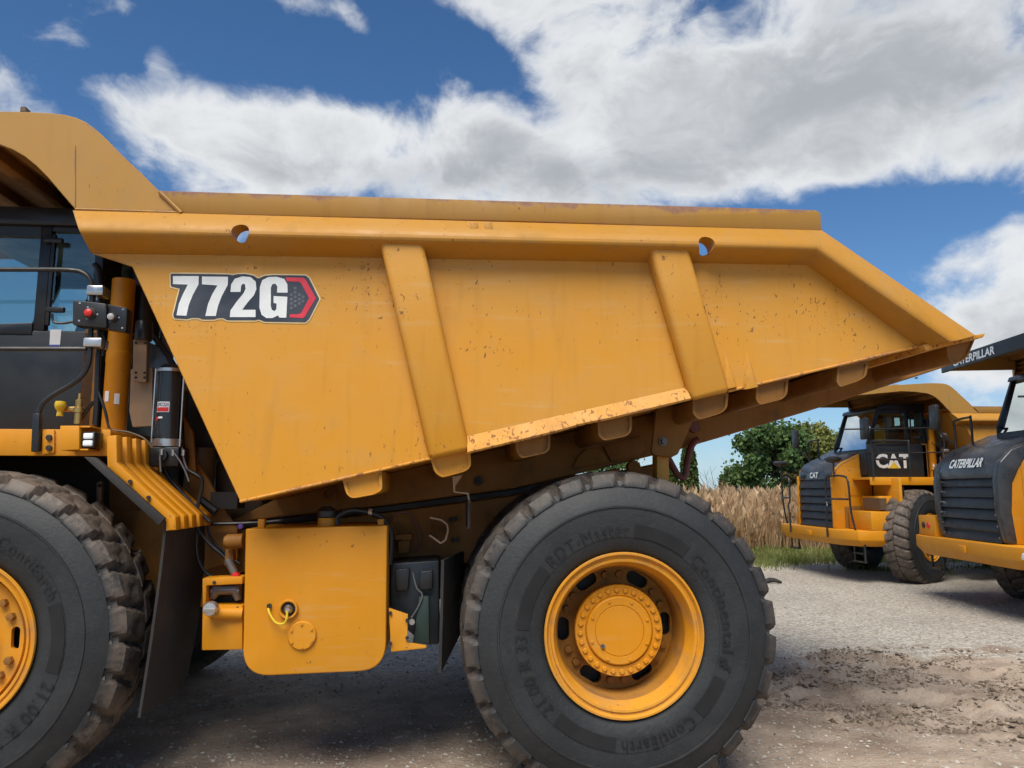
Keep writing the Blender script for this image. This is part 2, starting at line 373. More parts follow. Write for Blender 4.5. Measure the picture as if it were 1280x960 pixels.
xs = axis_steps(-900, 900, 1.6, 8.2, .035, 1.12); ys = axis_steps(-400, 1500, -.6, 4.8, .035, 1.12)
g = G(); nx = len(xs)
g.v = [(x, y, gz(x, y)) for y in ys for x in xs]
g.f = [(j*nx+i, j*nx+i+1, (j+1)*nx+i+1, (j+1)*nx+i) for j in range(len(ys)-1) for i in range(nx-1)]
m, t, p = mat('gravel and dirt')
tc = N(t, 'ShaderNodeTexCoord'); o = tc.outputs['Object']
sp = N(t, 'ShaderNodeSeparateXYZ'); L(t, o, sp.inputs[0])
big = noi(t, o, .28, 4, .6, .5); mid = noi(t, o, 1.6, 6, .68, .4); fine = noi(t, o, 38, 5, .75)
mps = N(t, 'ShaderNodeMapping'); mps.inputs['Scale'].default_value = (.5, 1.6, 1); mps.inputs['Rotation'].default_value = (0, 0, .25); L(t, o, mps.inputs[0])
trk = noi(t, mps.outputs[0], 1.1, 5, .65, .3)
vo = N(t, 'ShaderNodeTexVoronoi'); vo.inputs['Scale'].default_value = 32; L(t, o, vo.inputs['Vector'])
sc = N(t, 'ShaderNodeSeparateColor'); L(t, vo.outputs['Color'], sc.inputs[0])
grav = MIX(t, sc.outputs[0], (.285, .252, .205), (.65, .59, .495))
grav = MIX(t, MR(t, fine, .35, .7), MIX(t, .45, grav, (.17, .15, .125)), grav)
dirt = MIX(t, MR(t, mid, .3, .7), (.23, .168, .12), (.46, .365, .28))
dirt = MIX(t, M(t, 'MULTIPLY', MR(t, fine, .55, .75), .6), dirt, (.48, .42, .35))
# where the dirt shows: the churned area behind the rear wheel and the beaten strip along the truck
ux = M(t, 'DIVIDE', M(t, 'SUBTRACT', M(t, 'ADD', sp.outputs[0], M(t, 'MULTIPLY', sp.outputs[1], .55)), 5.8), 3.6); uy = M(t, 'DIVIDE', M(t, 'SUBTRACT', sp.outputs[1], 1.0), 2.7)
q = M(t, 'ADD', M(t, 'MULTIPLY', ux, ux), M(t, 'MULTIPLY', uy, uy))
dm = M(t, 'ADD', MR(t, M(t, 'ADD', q, M(t, 'ADD', M(t, 'MULTIPLY', M(t, 'SUBTRACT', trk, .5), 4.5), M(t, 'MULTIPLY', M(t, 'SUBTRACT', mid, .5), 2.2))), 1.5, .2, 0, .6), M(t, 'ADD', M(t, 'MULTIPLY', mid, .45), M(t, 'MULTIPLY', trk, .55)))
dm = M(t, 'ADD', dm, MR(t, M(t, 'ADD', sp.outputs[1], M(t, 'MULTIPLY', sp.outputs[0], .55)), 4.2, 1.2, 0, .42))
c = MIX(t, MR(t, dm, .56, .86), grav, dirt)
c = MIX(t, M(t, 'MULTIPLY', MR(t, big, .42, .62), .3), c, (.2, .175, .145))
# far off: field green
yy = MR(t, M(t, 'ADD', sp.outputs[1], M(t, 'MULTIPLY', mid, 5)), 14.5, 18)
c = MIX(t, yy, c, MIX(t, mid, (.06, .075, .02), (.17, .15, .07)))
L(t, c, p.inputs['Base Color']); p.inputs['Roughness'].default_value = .9; p.inputs['Specular IOR Level'].default_value = .25
b = N(t, 'ShaderNodeBump'); b.inputs['Strength'].default_value = .6; b.inputs['Distance'].default_value = .018
L(t, M(t, 'ADD', M(t, 'ADD', M(t, 'MULTIPLY', vo.outputs['Distance'], -1.0), M(t, 'MULTIPLY', fine, 1.2)), M(t, 'MULTIPLY', noi(t, o, 9, 4, .7, .6), 2.2)), b.inputs['Height']); L(t, b.outputs[0], p.inputs['Normal'])
ground = g.build('ground', m, weld=False, angle=60); ground['kind'] = 'structure'

# ------------------------------------------------------------------ wheels
TW, TR_ = .56, .945
def make_tyre(name, m, parent):
    half = [(.452, .075), (.458, .035), (.47, .012), (.50, -.004), (.535, -.016), (.555, -.020), (.556, -.023), (.64, -.030), (.641, -.027), (.70, -.031), (.735, -.030), (.738, -.036), (.748, -.036), (.751, -.029),
            (.80, -.016), (.845, .008), (.862, .016), (.868, .010), (.885, .012)]
    tread_y = [.03, .055, .085, .12, .16, .20, .235, .255, .27, .28]
    ns = 28; per = 12; n = ns*per
    prof = []  # (kind, r, y)
    for r, y in half: prof.append(('s', r if r < .6 else .6+(r-.6)*.935, y))
    for y in tread_y: prof.append(('t', TR_, y))
    full = [(k, r, y, 0) for k, r, y in prof] + [(k, r, TW-y, 1) for k, r, y in prof[::-1][1:]]
    v = []
    for (k, r, y, side) in full:
        ya = y if not side else TW-y
        for i in range(n):
            th = 2*PI*i/n; rr = r; yy = y
            if k == 't' or (k == 's' and r > .845):
                sk = .35*(ya-.05) if not side else .35*(ya-.05)+.5/ns*PI*2*.0
                ph = ((i/n)*ns + (.5 if side else 0) + sk*ns/(2*PI)*1.1) % 1.0
                gw = .095 if ya < .2 else .06
                d = min(ph, 1-ph)
                groove = 1.0 if d < gw else (max(0, 1-(d-gw)/.05))
                shoulder = .0
                if k == 't':
                    if ya < .06: shoulder = .040*(1-(ya-.03)/.03)**1.5 + .016
                    elif ya < .16: shoulder = .016*(1-(ya-.06)/.10)
                    dep = .042 if ya < .13 else (.036 if ya < .22 else .026)
                    zig = abs(ya - (.155 + .018*math.sin(2*PI*ph)))
                    thin = .022 if zig < .014 else 0
                    cg = .03 if ya > .272 else 0
                    rr = TR_ - shoulder - max(dep*groove, thin, cg)
                else:
                    rr = r - .012*groove; yy = y + (.018*groove if not side else -.018*groove)
            v.append((rr*math.cos(th), yy, rr*math.sin(th)))
    f = []
    for j in range(len(full)-1):
        for i in range(n): f.append((j*n+i, j*n+(i+1) % n, (j+1)*n+(i+1) % n, (j+1)*n+i))
    return G().add(v, f).build(name, m, parent, angle=38, weld=False)
def tyre_text(parent, spin):
    r0 = .560; h = .070; y = -.034; g = G(); ga = G()
    for s, ac, span in [('RDT-Master', 112, 50), ('Continental', 19, 57), ('ContiEarth', -72, 43), ('21.00 R 33', 201, 44)]:
        v, f, asp = text2d(s, .0, 1.12)
        def mp(a, b):
            th = R(ac+spin) + R(span)*(.5-a); r = r0+.008+b*h; return (r*math.cos(th), y-.001, r*math.sin(th))
        g.add([mp(a, b) for a, b in v], f)
        if s == 'Continental':   # rearing horse mark after the name
            hs = [(0, 0), (.25, .05), (.3, .35), (.1, .3), (.28, .55), (.55, .6), (.75, .95), (.9, 1), (1.0, .8), (.85, .75), (.8, .5), (.95, .4), (.75, .35), (.65, .3), (.8, .05), (.6, 0), (.5, .28), (.42, .0)]
            hv = []
            for a, b in hs:
                th = R(ac+spin-span/2-2-8*a); r = r0+.004+b*.08; hv.append((r*math.cos(th), y-.001, r*math.sin(th)))
            g.add(hv, [tuple(range(len(hv)))])
    for a0, a1 in [(52, 84), (-46, -24), (-132, -97), (141, 176)]:
        n = 14; vv = []
        for i in range(n+1):
            th = R(a0+spin+(a1-a0)*i/n)
            for r in (.56, .632): vv.append((r*math.cos(th), -.0335 if r > .6 else -.0285, r*math.sin(th)))
        ga.add(vv, [(2*i, 2*i+1, 2*i+3, 2*i+2) for i in range(n)])
    g.each('raised_lettering', TYRETXT, parent, smooth=False, weld=False); ga.each('sidewall_band', TYRETXT, parent, smooth=False)
def bolts(g, r, n, y, s, h, off=0, sides=6):
    for k in range(n):
        a = off+2*PI*k/n; c = (r*math.cos(a), y, r*math.sin(a))
        g.lathe([(s, 0), (s, -h*.8), (s*.8, -h), (0.0001, -h)], sides, c)
def make_rim(parent, disc, rear):
    g = G()
    prof = [(.455, .055), (.462, .012), (.470, -.002), (.466, -.012), (.456, -.012), (.450, -.002), (.444, .010), (.432, .012), (.428, .002), (.415, .004), (.408, .016), (.402, .05), (.396, .06)]
    if not rear: prof += [(.388, .03), (.38, .05), (.372, disc)]
    else: prof += [(.385, .10)]
    g.lathe(prof, 96)
    parent = g.build('wheel', Y_WHEEL, parent, angle=28)
    ro = .3665 if rear else .3725
    if rear: G().lathe([(.385, .10), (.372, .14), (.369, .2), (.366, disc)], 96).build('rim_barrel', Y_GRIME_SHADE, parent, angle=28)  # shade deep in the rim painted in along with grime
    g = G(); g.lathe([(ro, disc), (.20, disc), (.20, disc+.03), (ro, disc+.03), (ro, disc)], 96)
    dk = g.build('wheel_disc', Y_GRIME_SHADE if rear else Y_WHEEL, parent, angle=28)
    cg = G(); hl, hr = (.070, .039) if rear else (.062, .024)
    for k in range(6):      # six hand holes, rounded slots
        a = R(2+60*k); pts = []
        for q in range(16):
            b = 2*PI*q/16; u = hr*math.cos(b); v_ = hr*math.sin(b)+(hl-hr if math.sin(b) >= 0 else hr-hl)
            ra, th = .318+u, a+v_/.318; pts.append((ra*math.cos(th), ra*math.sin(th)))
        cg.prism(pts, disc-.05, disc+.08)
    co = cg.build('cutter', Y_WHEEL, parent); bo = dk.modifiers.new('b', 'BOOLEAN'); bo.object = co; bo.operation = 'DIFFERENCE'; bo.solver = 'EXACT'
    bpy.context.view_layer.update()
    me = bpy.data.meshes.new_from_object(dk.evaluated_get(bpy.context.evaluated_depsgraph_get()))
    dk.modifiers.clear(); dk.data = me; bpy.data.objects.remove(co)
    me.polygons.foreach_set('use_smooth', [True]*len(me.polygons)); me.set_sharp_from_angle(angle=R(34))
    g = G(); g.lathe([(.365, disc+.09), (.0001, disc+.091)], 40); g.lathe([(.40, disc+.0), (.40, .48)], 48); g.each('dark_backing', DARK, parent)  # black backing disc and sleeve, paint in the darkness behind the hand holes
    g = G()
    for k in range(6):
        for da in (-8, 8):
            a = R(2+30+60*k+da); g.lathe([(.024, 0), (.022, -.03), (.012, -.032), (.0001, -.032)], 6, (.315*math.cos(a), disc, .315*math.sin(a)))
    g.each('wheel_nut', Y_DUST_SHADE, parent)
    g = G()
    if rear:
        y = .150
        g.lathe([(.235, disc+.01), (.240, .22), (.262, .21), (.266, .20), (.266, y+.006), (.262, y), (.206, y), (.203, y+.006), (.200, y), (.196, y-.014), (.190, y-.018), (.150, y-.018), (.147, y-.013), (.143, y-.018), (.0001, y-.020)], 72)
        h = g.build('hub', Y_CLEAN, parent, angle=25)
        g = G(); bolts(g, .236, 28, y, .0155, .014, .05)
        g.build('hub_bolt_ring', Y_CLEAN, parent)['kind'] = 'stuff'
        g = G(); bolts(g, .178, 8, y-.018, .009, .008, .35); g.build('cover_bolt_ring', Y_CLEAN, parent)['kind'] = 'stuff'
        g = G(); g.lathe([(.013, 0), (.013, -.012), (.006, -.012), (.005, -.005), (.0001, -.005)], 10, (-.105, y-.018, -.085)); g.build('drain_plug', GREYMET, parent)
    else:
        y = disc-.06
        g.lathe([(.215, disc), (.215, y), (.205, y-.01), (.15, y-.012), (.13, y-.03), (.0001, y-.034)], 48); g.build('hub', Y_WHEEL, parent, angle=25)
        g = G(); bolts(g, .18, 16, y-.011, .013, .012); g.build('hub_bolt_ring', Y_CLEAN, parent)['kind'] = 'stuff'
    return parent
def make_wheel(root, loc, rear, spin, rz=0, mt=None, text=True):
    wl = make_rim(root, .295 if rear else .085, rear)
    wl.location = loc; wl.rotation_euler.z = rz
    make_tyre('tyre', mt, wl)
    if text: tyre_text(wl, spin)
    return wl
def copy_tree(o, parent, skip=()):
    c = o.copy(); COL.objects.link(c); c.parent = parent
    for ch in list(o.children):
        if ch.name.split('.')[0] not in skip: copy_tree(ch, c, skip)
    return c

# ------------------------------------------------------------------ the near truck
OX = -2.66; FA, RA, AZ = -.03, 3.69, .907     # front and rear axle along the truck, axle height
YC = 1.85
truck = empty('dump_truck', (OX, 0, 0), 0, 'large yellow dump truck filling the foreground, marked 772G on its dump body', 'dump truck', 'yellow dump trucks parked in the yard')
def A(px, py, Y):
    v = at(px, py, Y); return Vector((v.x-OX, v.y, v.z))
def XZ(pts, Y): return [(A(x, y, Y).x, A(x, y, Y).z) for x, y in pts]
fw = make_wheel(truck, (FA-.02, .05, AZ), False, 117, mt=TYRE_F)
rw = make_wheel(truck, (RA, 0, AZ), True, 0, mt=TYRE_R)
def wheel_copy(src, loc, rz, rot=0, skip=('raised_lettering', 'sidewall_band')):
    c = copy_tree(src, src.parent, skip); c.location = loc; c.rotation_euler = (0, rot, rz); return c
wheel_copy(fw, (FA-.02, 3.65, AZ), PI); wheel_copy(rw, (RA, 3.7, AZ), PI)
wheel_copy(rw, (RA, .62, AZ), 0, .07); wheel_copy(rw, (RA, 3.08, AZ), PI, .05)
g = G(); g.lathe([(.34, .55), (.30, 1.2), (.42, 1.5), (.46, 1.85), (.42, 2.2), (.30, 2.5), (.34, 3.15)], 28, (RA, 0, AZ)); g.build('rear_axle', Y_DUST_SHADE, truck)
g = G(); g.box(FA-.12, FA+.12, .6, 3.1, AZ-.12, AZ+.12); g.build('front_axle', Y_DUST_SHADE, truck, .03)

# --- dump body. Side plate in the plane y = PY, rail nose at NY
PY, NY = .06, -.12
def mirror(g):
    h = G(); h.v = [(x, 2*YC-y, z) for x, y, z in g.v]; h.f = [tuple(reversed(q)) for q in g.f]; return h
side = XZ([(113, 316), (165, 333), (300, 627), (545, 572), (866, 499), (1150, 432), (1010, 329)], PY)
g = G(); g.prism(side, PY, PY+.02)
P_ = dict(zip('abcdefg', side))
# floor, front wall and the far side belong to the same weldment
fl = [P_['c'], P_['f'], (P_['f'][0], P_['f'][1]+.05), (P_['c'][0]+.03, P_['c'][1]+.05)]
g.prism(fl, PY+.021, 2*YC-PY-.021)
fwall = [(P_['b'][0], P_['b'][1]), (P_['c'][0]+.005, P_['c'][1]+.02), (P_['c'][0]+.06, P_['c'][1]+.06), (P_['b'][0]+.06, P_['b'][1]+.03), (P_['b'][0]+.0, 3.45), (P_['b'][0]-.05, 3.45)]
g.prism(fwall, PY+.022, 2*YC-PY-.022)
gm = G(); gm.prism(side, PY, PY+.02); gm = mirror(gm); g.add(gm.v, gm.f)
body = g.each('dump_body', Y_BODY, truck, 'body_plate', bevel=.004, seg=1)
# rail along the top edge and down the sloping tail: section points T (top), nose arc, B (bottom)
st = [dict(T=(91, 263), n1=(95, 276), n2=(98, 287), B=(114, 316)), dict(T=(1027.5, 288), n1=(1026, 300), n2=(1022, 309), B=(1009, 331)), dict(T=(1219, 419), n1=(1208, 423), n2=(1194, 426), B=(1148, 434))]
g = G(); secs = []
for q in st:
    T = A(*q['T'], .012); n1 = A(*q['n1'], NY+.02); n2 = A(*q['n2'], NY); B = A(*q['B'], PY-.004)
    arc = [T]
    c1, c2 = T.lerp(n1, .75), n2
    for k in range(1, 7):
        tt = k/7; arc.append(T*(1-tt)**3 + 3*n1*tt*(1-tt)**2 + 3*n2*tt*tt*(1-tt) + n2.lerp(B, .25)*tt**3)
    arc += [n2.lerp(B, .25), B, Vector((B.x, PY+.024, B.z)), Vector((T.x, PY+.024, T.z))]
    secs.append(arc)
ns = len(secs[0]); v = [tuple(p) for s_ in secs for p in s_]; f = []
for i in range(2):
    for k in range(ns): f.append((i*ns+k, i*ns+(k+1) % ns, (i+1)*ns+(k+1) % ns, (i+1)*ns+k))
f += [tuple(range(ns)), tuple(range(3*ns-1, 2*ns-1, -1))]
g.add(v, f); gfar = mirror(g)
rail = g.build('side_rail', Y_RAIL, body, angle=40)
cut = G()
for px, py in ((305.5, 296), (877, 310.5)):
    c = A(px, py, 0); cut.lathe([(.0001, -.4), (.051, -.4), (.051, .028), (.066, .03), (.066, .5), (.0001, .5)], 28, (c.x, 0, c.z))
co = cut.build('cutter', Y_BODY, body)
bo = rail.modifiers.new('b', 'BOOLEAN'); bo.object = co; bo.operation = 'DIFFERENCE'; bo.solver = 'EXACT'
bpy.context.view_layer.update()
me = bpy.data.meshes.new_from_object(rail.evaluated_get(bpy.context.evaluated_depsgraph_get()))
rail.modifiers.clear(); rail.data = me; bpy.data.objects.remove(co)
me.polygons.foreach_set('use_smooth', [True]*len(me.polygons)); me.set_sharp_from_angle(angle=R(34))
gfar.build('side_rail', Y_RAIL, body, angle=40)
# top board above the rail
tb = XZ([(190, 237), (1020, 261.5), (1027, 265), (1028, 288), (640, 276), (212, 266)], .02)
g = G(); g.prism(tb, .028, .09); gf = mirror(g); g.build('top_board', Y_BOARD, body, .008); gf.build('top_board', Y_BOARD, body, .008)
# welded doubler on the rail
for x0 in (588, 606): G().prism(XZ([(x0, 278.5), (x0+9, 278.7), (x0+9.4, 297), (x0-.3, 297)], -.05), -.062, -.045).build('weld_pad', Y_RAIL, body, .003)
# canopy over the cab
outer = [(225, 265), (212, 252), (200, 240), (175, 215), (150, 191.5), (134, 175), (120, 162), (108, 153), (95, 147), (80, 143), (60, 141), (30, 139.5), (0, 139)]
inner = [(0, 181), (16, 187), (30, 195), (45, 207), (60, 222), (77, 242), (93, 260.5)]
oz = XZ(outer, .02); iz = XZ(inner, .02)
fx = -1.62
prof = oz + [(fx, 3.86), (fx-.02, 3.69)] + [(-.55, 3.80), (-.25, 3.79)] + iz
g = G(); g.prism(prof, .02, .045); gf = mirror(g)
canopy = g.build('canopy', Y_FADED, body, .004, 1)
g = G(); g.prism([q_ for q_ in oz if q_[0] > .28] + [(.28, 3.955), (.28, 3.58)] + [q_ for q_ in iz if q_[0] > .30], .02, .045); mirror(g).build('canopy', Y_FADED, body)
def ywide(x): return 3.66 if x > .25 else (2.2 if x < -.55 else 2.2+1.46*(x+.55)/.8)
top = [(x, z-.004) for x, z in oz[1:]]; x9, z9 = top[-1]
top += [(x_, z9+(3.856-z9)*(x9-x_)/(x9-fx)) for x_ in (-.15, -.35, -.55, -1.0, fx)]
g = G()
for i in range(len(top)-1):
    (x0, z0), (x1, z1) = top[i], top[i+1]
    n_ = Vector((z1-z0, -(x1-x0))).normalized()*-.02
    w0, w1 = ywide(x0), ywide(x1)
    g.add([(x0, .03, z0-.004), (x1, .03, z1-.004), (x1, w1, z1-.004), (x0, w0, z0-.004), (x0, .03, z0-.024), (x1, .03, z1-.024), (x1, w1, z1-.024-(.12 if x1 < .25 else 0)*0), (x0, w0, z0-.024)], [(0, 1, 2, 3), (7, 6, 5, 4), (0, 4, 5, 1), (3, 2, 6, 7)])
g.build('canopy_roof', Y_DUST_SHADE, body)  # darker paint on roof, ribs and back plate carries the underside shade
for (xa, xb_) in ((.25, -.55), (-.55, fx)):
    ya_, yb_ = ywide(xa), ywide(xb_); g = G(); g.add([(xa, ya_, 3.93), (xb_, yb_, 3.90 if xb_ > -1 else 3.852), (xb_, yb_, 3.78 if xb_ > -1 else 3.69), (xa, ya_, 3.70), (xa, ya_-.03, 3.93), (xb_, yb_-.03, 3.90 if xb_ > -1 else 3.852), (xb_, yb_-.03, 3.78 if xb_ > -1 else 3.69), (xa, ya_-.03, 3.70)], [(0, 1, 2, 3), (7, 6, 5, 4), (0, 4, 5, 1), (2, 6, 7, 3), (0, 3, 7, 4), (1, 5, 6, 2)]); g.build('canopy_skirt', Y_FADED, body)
for (px, py) in ((75, 215), (38, 196), (10, 184), (-40, 182), (-110, 180)):
    c = A(px, py, .2); G().box(c.x-.05, c.x+.05, .06, ywide(c.x-.05)-.02, c.z+.02, c.z+.12).build('canopy_rib', Y_DUST_SHADE, body, .006)
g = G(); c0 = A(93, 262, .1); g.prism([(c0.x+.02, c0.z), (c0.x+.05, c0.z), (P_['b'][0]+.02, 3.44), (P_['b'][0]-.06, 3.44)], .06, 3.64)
g.prism([(c0.x-.02, c0.z+.03), (c0.x+.2, c0.z+.1), (c0.x+.2, c0.z+.13), (c0.x-.02, c0.z+.06)], .06, 3.64); g.each('canopy_back_plate', Y_DUST_SHADE, body)
G().prism(XZ([(28, 135), (34, 135), (34, 141), (27, 141)], .3), .28, .34).build('canopy_stud', BROWN, body)
G().prism(XZ([(93.2, 182), (94.6, 182), (94.6, 259), (93.2, 259)], .02), .015, .03).build('weld_seam', Y_FADED, body)
sm = XZ([(90, 261.5), (225, 266)], .02); G().tube([(sm[0][0]+.02, .016, sm[0][1]), (sm[1][0], .016, sm[1][1])], .007, 6).build('weld_seam', Y_FADED, body)
bd = XZ([(200, 240.5), (227, 266.5)], .02); G().tube([(bd[0][0], .012, bd[0][1]), (bd[1][0], .012, bd[1][1])], .012, 6).build('weld_seam', Y_FADED, body)
g = G(); va = .03
g.prism([(fx-.02, 3.66), (fx-.055, 3.67), (fx-.045, 3.87), (fx, 3.872)], .0, 2.24); visor = g.build('canopy_visor', BLACK, body, .006)
# two vertical posts, tapering into the plate
for quad in ([(474, 299), (528, 300), (584, 563), (540, 573.5)], [(812, 305), (860, 305), (911, 489), (868, 500.5)]):
    tl, tr, br, bl = [A(px, py, PY-.125) for px, py in quad]
    bl = A(*quad[3], PY-.055); br = A(*quad[2], PY-.055)
    s_ = .028
    v = [tl, tr, br, bl] + [Vector((p.x+dx, PY+.004, p.z+dz)) for p, dx, dz in ((tl, -.01, .02), (tr, .004, .02), (br, s_, 0), (bl, -s_, 0))]
    g = G(); g.add(v, [(0, 1, 2, 3), (0, 4, 5, 1), (1, 5, 6, 2), (2, 6, 7, 3), (3, 7, 4, 0), (7, 6, 5, 4)]); gf = mirror(g)
    g.build('side_post', Y_BODY, body, .03, 4, angle=50); gf.build('side_post', Y_BODY, body)
# dented guard strip along the lower edge between the posts
a0, a1, b0, b1 = (584, 545), (857, 484), (584, 565), (864, 497.5)
g = G(); n = 26; v = []
for i in range(n+1):
    t_ = i/n; k = .5*math.exp(-((t_-.52)/.07)**2)
    pt = A(a0[0]+(a1[0]-a0[0])*t_, a0[1]+(a1[1]-a0[1])*t_, PY-.003); pb = A(b0[0]+(b1[0]-b0[0])*t_, b0[1]+(b1[1]-b0[1])*t_-3*k, PY-.062+.03*k)
    v += [pt, pb, pb+Vector((0, .008, -.012)), pb+Vector((0, .07, .002))]
f = [(4*i+j, 4*i+j+1, 4*i+j+5, 4*i+j+4) for i in range(n) for j in range(3)]
f += [(0, 1, 2, 3), (4*n+3, 4*n+2, 4*n+1, 4*n)]
g.add(v, f); g.build('guard_strip', Y_RUSTY, body, angle=40)
# rolled edge of the rest of the lower side
for pa, pb in (((300, 627), (541, 572.5)), ((910, 489), (1150, 432.5)), ((1148, 433), (1221, 420))):
    q0, q1 = A(*pa, PY-.004), A(*pb, PY-.004); G().tube([q0, q1], .009, 8).build('edge_bead', Y_RUSTY, body)
for x0 in (907, 934):
    q = [(x0-3, 446), (x0+3, 447), (x0+15, 483), (x0-1, 486)]
    tl, tr, br, bl = [A(px, py, PY-.05) for px, py in q]
    tl = A(x0, 440, PY-.002)
    G().add([tl, Vector((br.x, PY-.03, br.z)), Vector((bl.x+.02, PY-.03, bl.z)), Vector((bl.x-.01, PY, bl.z)), Vector((br.x+.015, PY, br.z))], [(0, 1, 2), (0, 2, 3), (0, 4, 1), (1, 4, 3, 2)]).build('gusset', Y_BODY, body, .004)
# tail lip
G().prism(XZ([(1146, 433), (1224, 419), (1221, 424), (1150, 441)], PY), .0, 3.7).build('tail_lip', Y_RUSTY, body, .004)
# cross bolsters under the floor: each is a beam across the whole width with a dished end cap
BOL = [[(428,600),(477,589),(478,612),(468,618),(440,623),(433,618)], [(538,574),(588,562),(589,583),(582,589),(552,597),(543,590)], [(644,550),(688,540),(688,560),(683,566),(652,573),(646,566)],
       [(747,526),(790,516),(790,538),(784,545),(755,551),(748,545)], [(866,500),(911,489),(909,510),(901,517),(873,525),(866,517)], [(945,482),(986,472),(984,493),(978,499),(950,506),(945,500)],
       [(1047,459),(1086,450),(1083,470),(1074,476),(1050,484),(1046,478)], [(1183,429),(1220,421),(1210,445),(1202,452),(1190,455),(1185,448)]]
for i, q in enumerate(BOL):
    yb = .085 if i < 7 else .07
    pr = rounded(XZ(q, yb), [0, 0, .02, .03, .03, .02], 3); cx = sum(p[0] for p in pr)/len(pr); cz = sum(p[1] for p in pr)/len(pr)
    n = len(pr); inn = [(cx+(x-cx)*.84, cz+(z-cz)*.80) for x, z in pr]
    g = G(); v = [(x, yb, z) for x, z in pr] + [(x, yb, z) for x, z in inn] + [(x, yb+.014, z) for x, z in inn] + [(x, 2*YC-yb, z) for x, z in pr]
    f = [tuple(range(2*n, 3*n)), tuple(range(4*n-1, 3*n-1, -1))]
    for k in range(n):
        k2 = (k+1) % n; f += [(k, k2, n+k2, n+k), (n+k, n+k2, 2*n+k2, 2*n+k), (k, 3*n+k, 3*n+k2, k2)]
    g.add(v, f); g.build('floor_bolster', Y_BODY if i < 2 else Y_DUST_SHADE, body, angle=40)
# two long beams that carry the body, tapering to the tail
for yb in (.95, 2.45):
    y_ = .95
    pts = XZ([(262, 664), (300, 652), (480, 632), (640, 611), (742, 588), (818, 569), (845, 563), (910, 544), (1023, 510), (1144, 471), (1202, 452)], y_)
    topl = [(P_['f'][0]+.18, P_['f'][1]+.03), (P_['c'][0]+.02, P_['c'][1]+.01)]
    G().prism(pts + topl, yb, yb+.3).build('body_beam', Y_DUST_SHADE, body, .008, 1)
G().prism(XZ([(905, 520), (1030, 492), (1144, 460), (1195, 446)], .95)[:] + [(P_['f'][0]+.15, P_['f'][1]), (P_['e'][0]+.1, P_['e'][1])], 1.26, 2.44).build('underfloor_plate', Y_DUST_SHADE, body)
for q in ([(640, 566), (705, 552), (730, 590), (715, 578), (690, 561), (660, 563), (640, 600)], ):
    pass
# curved gussets on the beam
for q in ([(716, 586), (722, 571), (733, 561), (745, 560), (754, 566), (762, 577)], [(754, 558), (800, 545), (806, 560), (798, 572), (764, 577)]):
    G().prism(XZ(q, .93), .92, .955).build('beam_gusset', Y_DUST_SHADE, body, .005)
G().lathe([(.0001, -.03), (.045, -.03), (.05, 0), (.05, .03)], 20, tuple(A(792, 584, .93))).build('pivot_cap', Y_DUST_SHADE, body)
pl = XZ([(820, 505), (866, 498), (864, 528), (846, 568), (838, 572), (816, 569), (813, 565)], .55)
piv = G().prism(pl, .52, .56).build('pivot_plate', Y_DUST_SHADE, body, .006)
G().prism(XZ([(820, 567), (835, 567), (835.5, 602), (820, 602)], .6), .58, .70).build('tail_post', Y_BODY, truck, .006)
c = A(829, 552, .5); G().lathe([(.03, .03), (.03, 0), (.018, 0), (.018, -.04), (.0001, -.04)], 12, tuple(c)).build('pivot_bolt', GREYMET, body)
c = A(869, 534, .92); G().lathe([(.0001, 0), (.04, 0), (.04, .05)], 16, tuple(c)).build('red_plug', REDPIPE, body)
c = A(598, 601, .93); G().lathe([(.0001, 0), (.032, 0), (.032, .05)], 16, tuple(c)).build('beam_hole_plug', DARK, body)
c = A(411, 618, .93); G().lathe([(.05, .03), (.06, 0), (.035, -.01), (.03, .02), (.0001, .02)], 20, tuple(c)).build('beam_boss', Y_DUST_SHADE, body)
hk = [A(*q, .9) for q in ((835, 572), (842, 585), (848, 594), (856, 596), (858, 585), (861, 567), (866, 555), (873, 549))]
G().tube(smoothpath(hk, 4), .024, 8).build('body_safety_cable', REDPIPE, truck)
# --- decal
def Z8(pts, Y): return XZ([(200+x/5.818, 330+y/5.818) for x, y in pts], Y)
def flat(name, pts, Y, m, par):
    q = Z8(pts, PY); tri = geometry.tessellate_polygon([[Vector((x, z, 0)) for x, z in q]])
    return G().add([(x, PY-Y, z) for x, z in q], [tuple(t_) for t_ in tri]).build(name, m, par, smooth=False, weld=False)
def offset_poly(pts, d):
    out = []; n = len(pts)
    for i in range(n):
        p0, p, p1 = Vector(pts[i-1]), Vector(pts[i]), Vector(pts[(i+1) % n]); e0 = (p-p0).normalized(); e1 = (p1-p).normalized()
        nn = Vector((e0.y+e1.y, -(e0.x+e1.x)));  nn = nn.normalized() if nn.length > 1e-4 else Vector((0, 0)); out.append(tuple(p+nn*d))
    return out
bk = [(80,72),(300,74),(505,78),(530,84),(560,76),(620,74),(680,85),(715,108),(760,88),(820,82),(1060,85),(1085,105),(1160,255),(1085,400),(1060,425),(760,420),(722,404),(690,410),(490,410),(460,393),(420,395),(400,404),(310,404),(285,393),(230,393),(200,402),(105,395),(98,370),(146,180),(80,165)]
bk = rounded(bk, 5, 1)
decal = flat('decal', offset_poly(bk, 10), .003, DECALEDGE, truck)
flat('decal_backing', bk, .005, DECALBLK, decal)
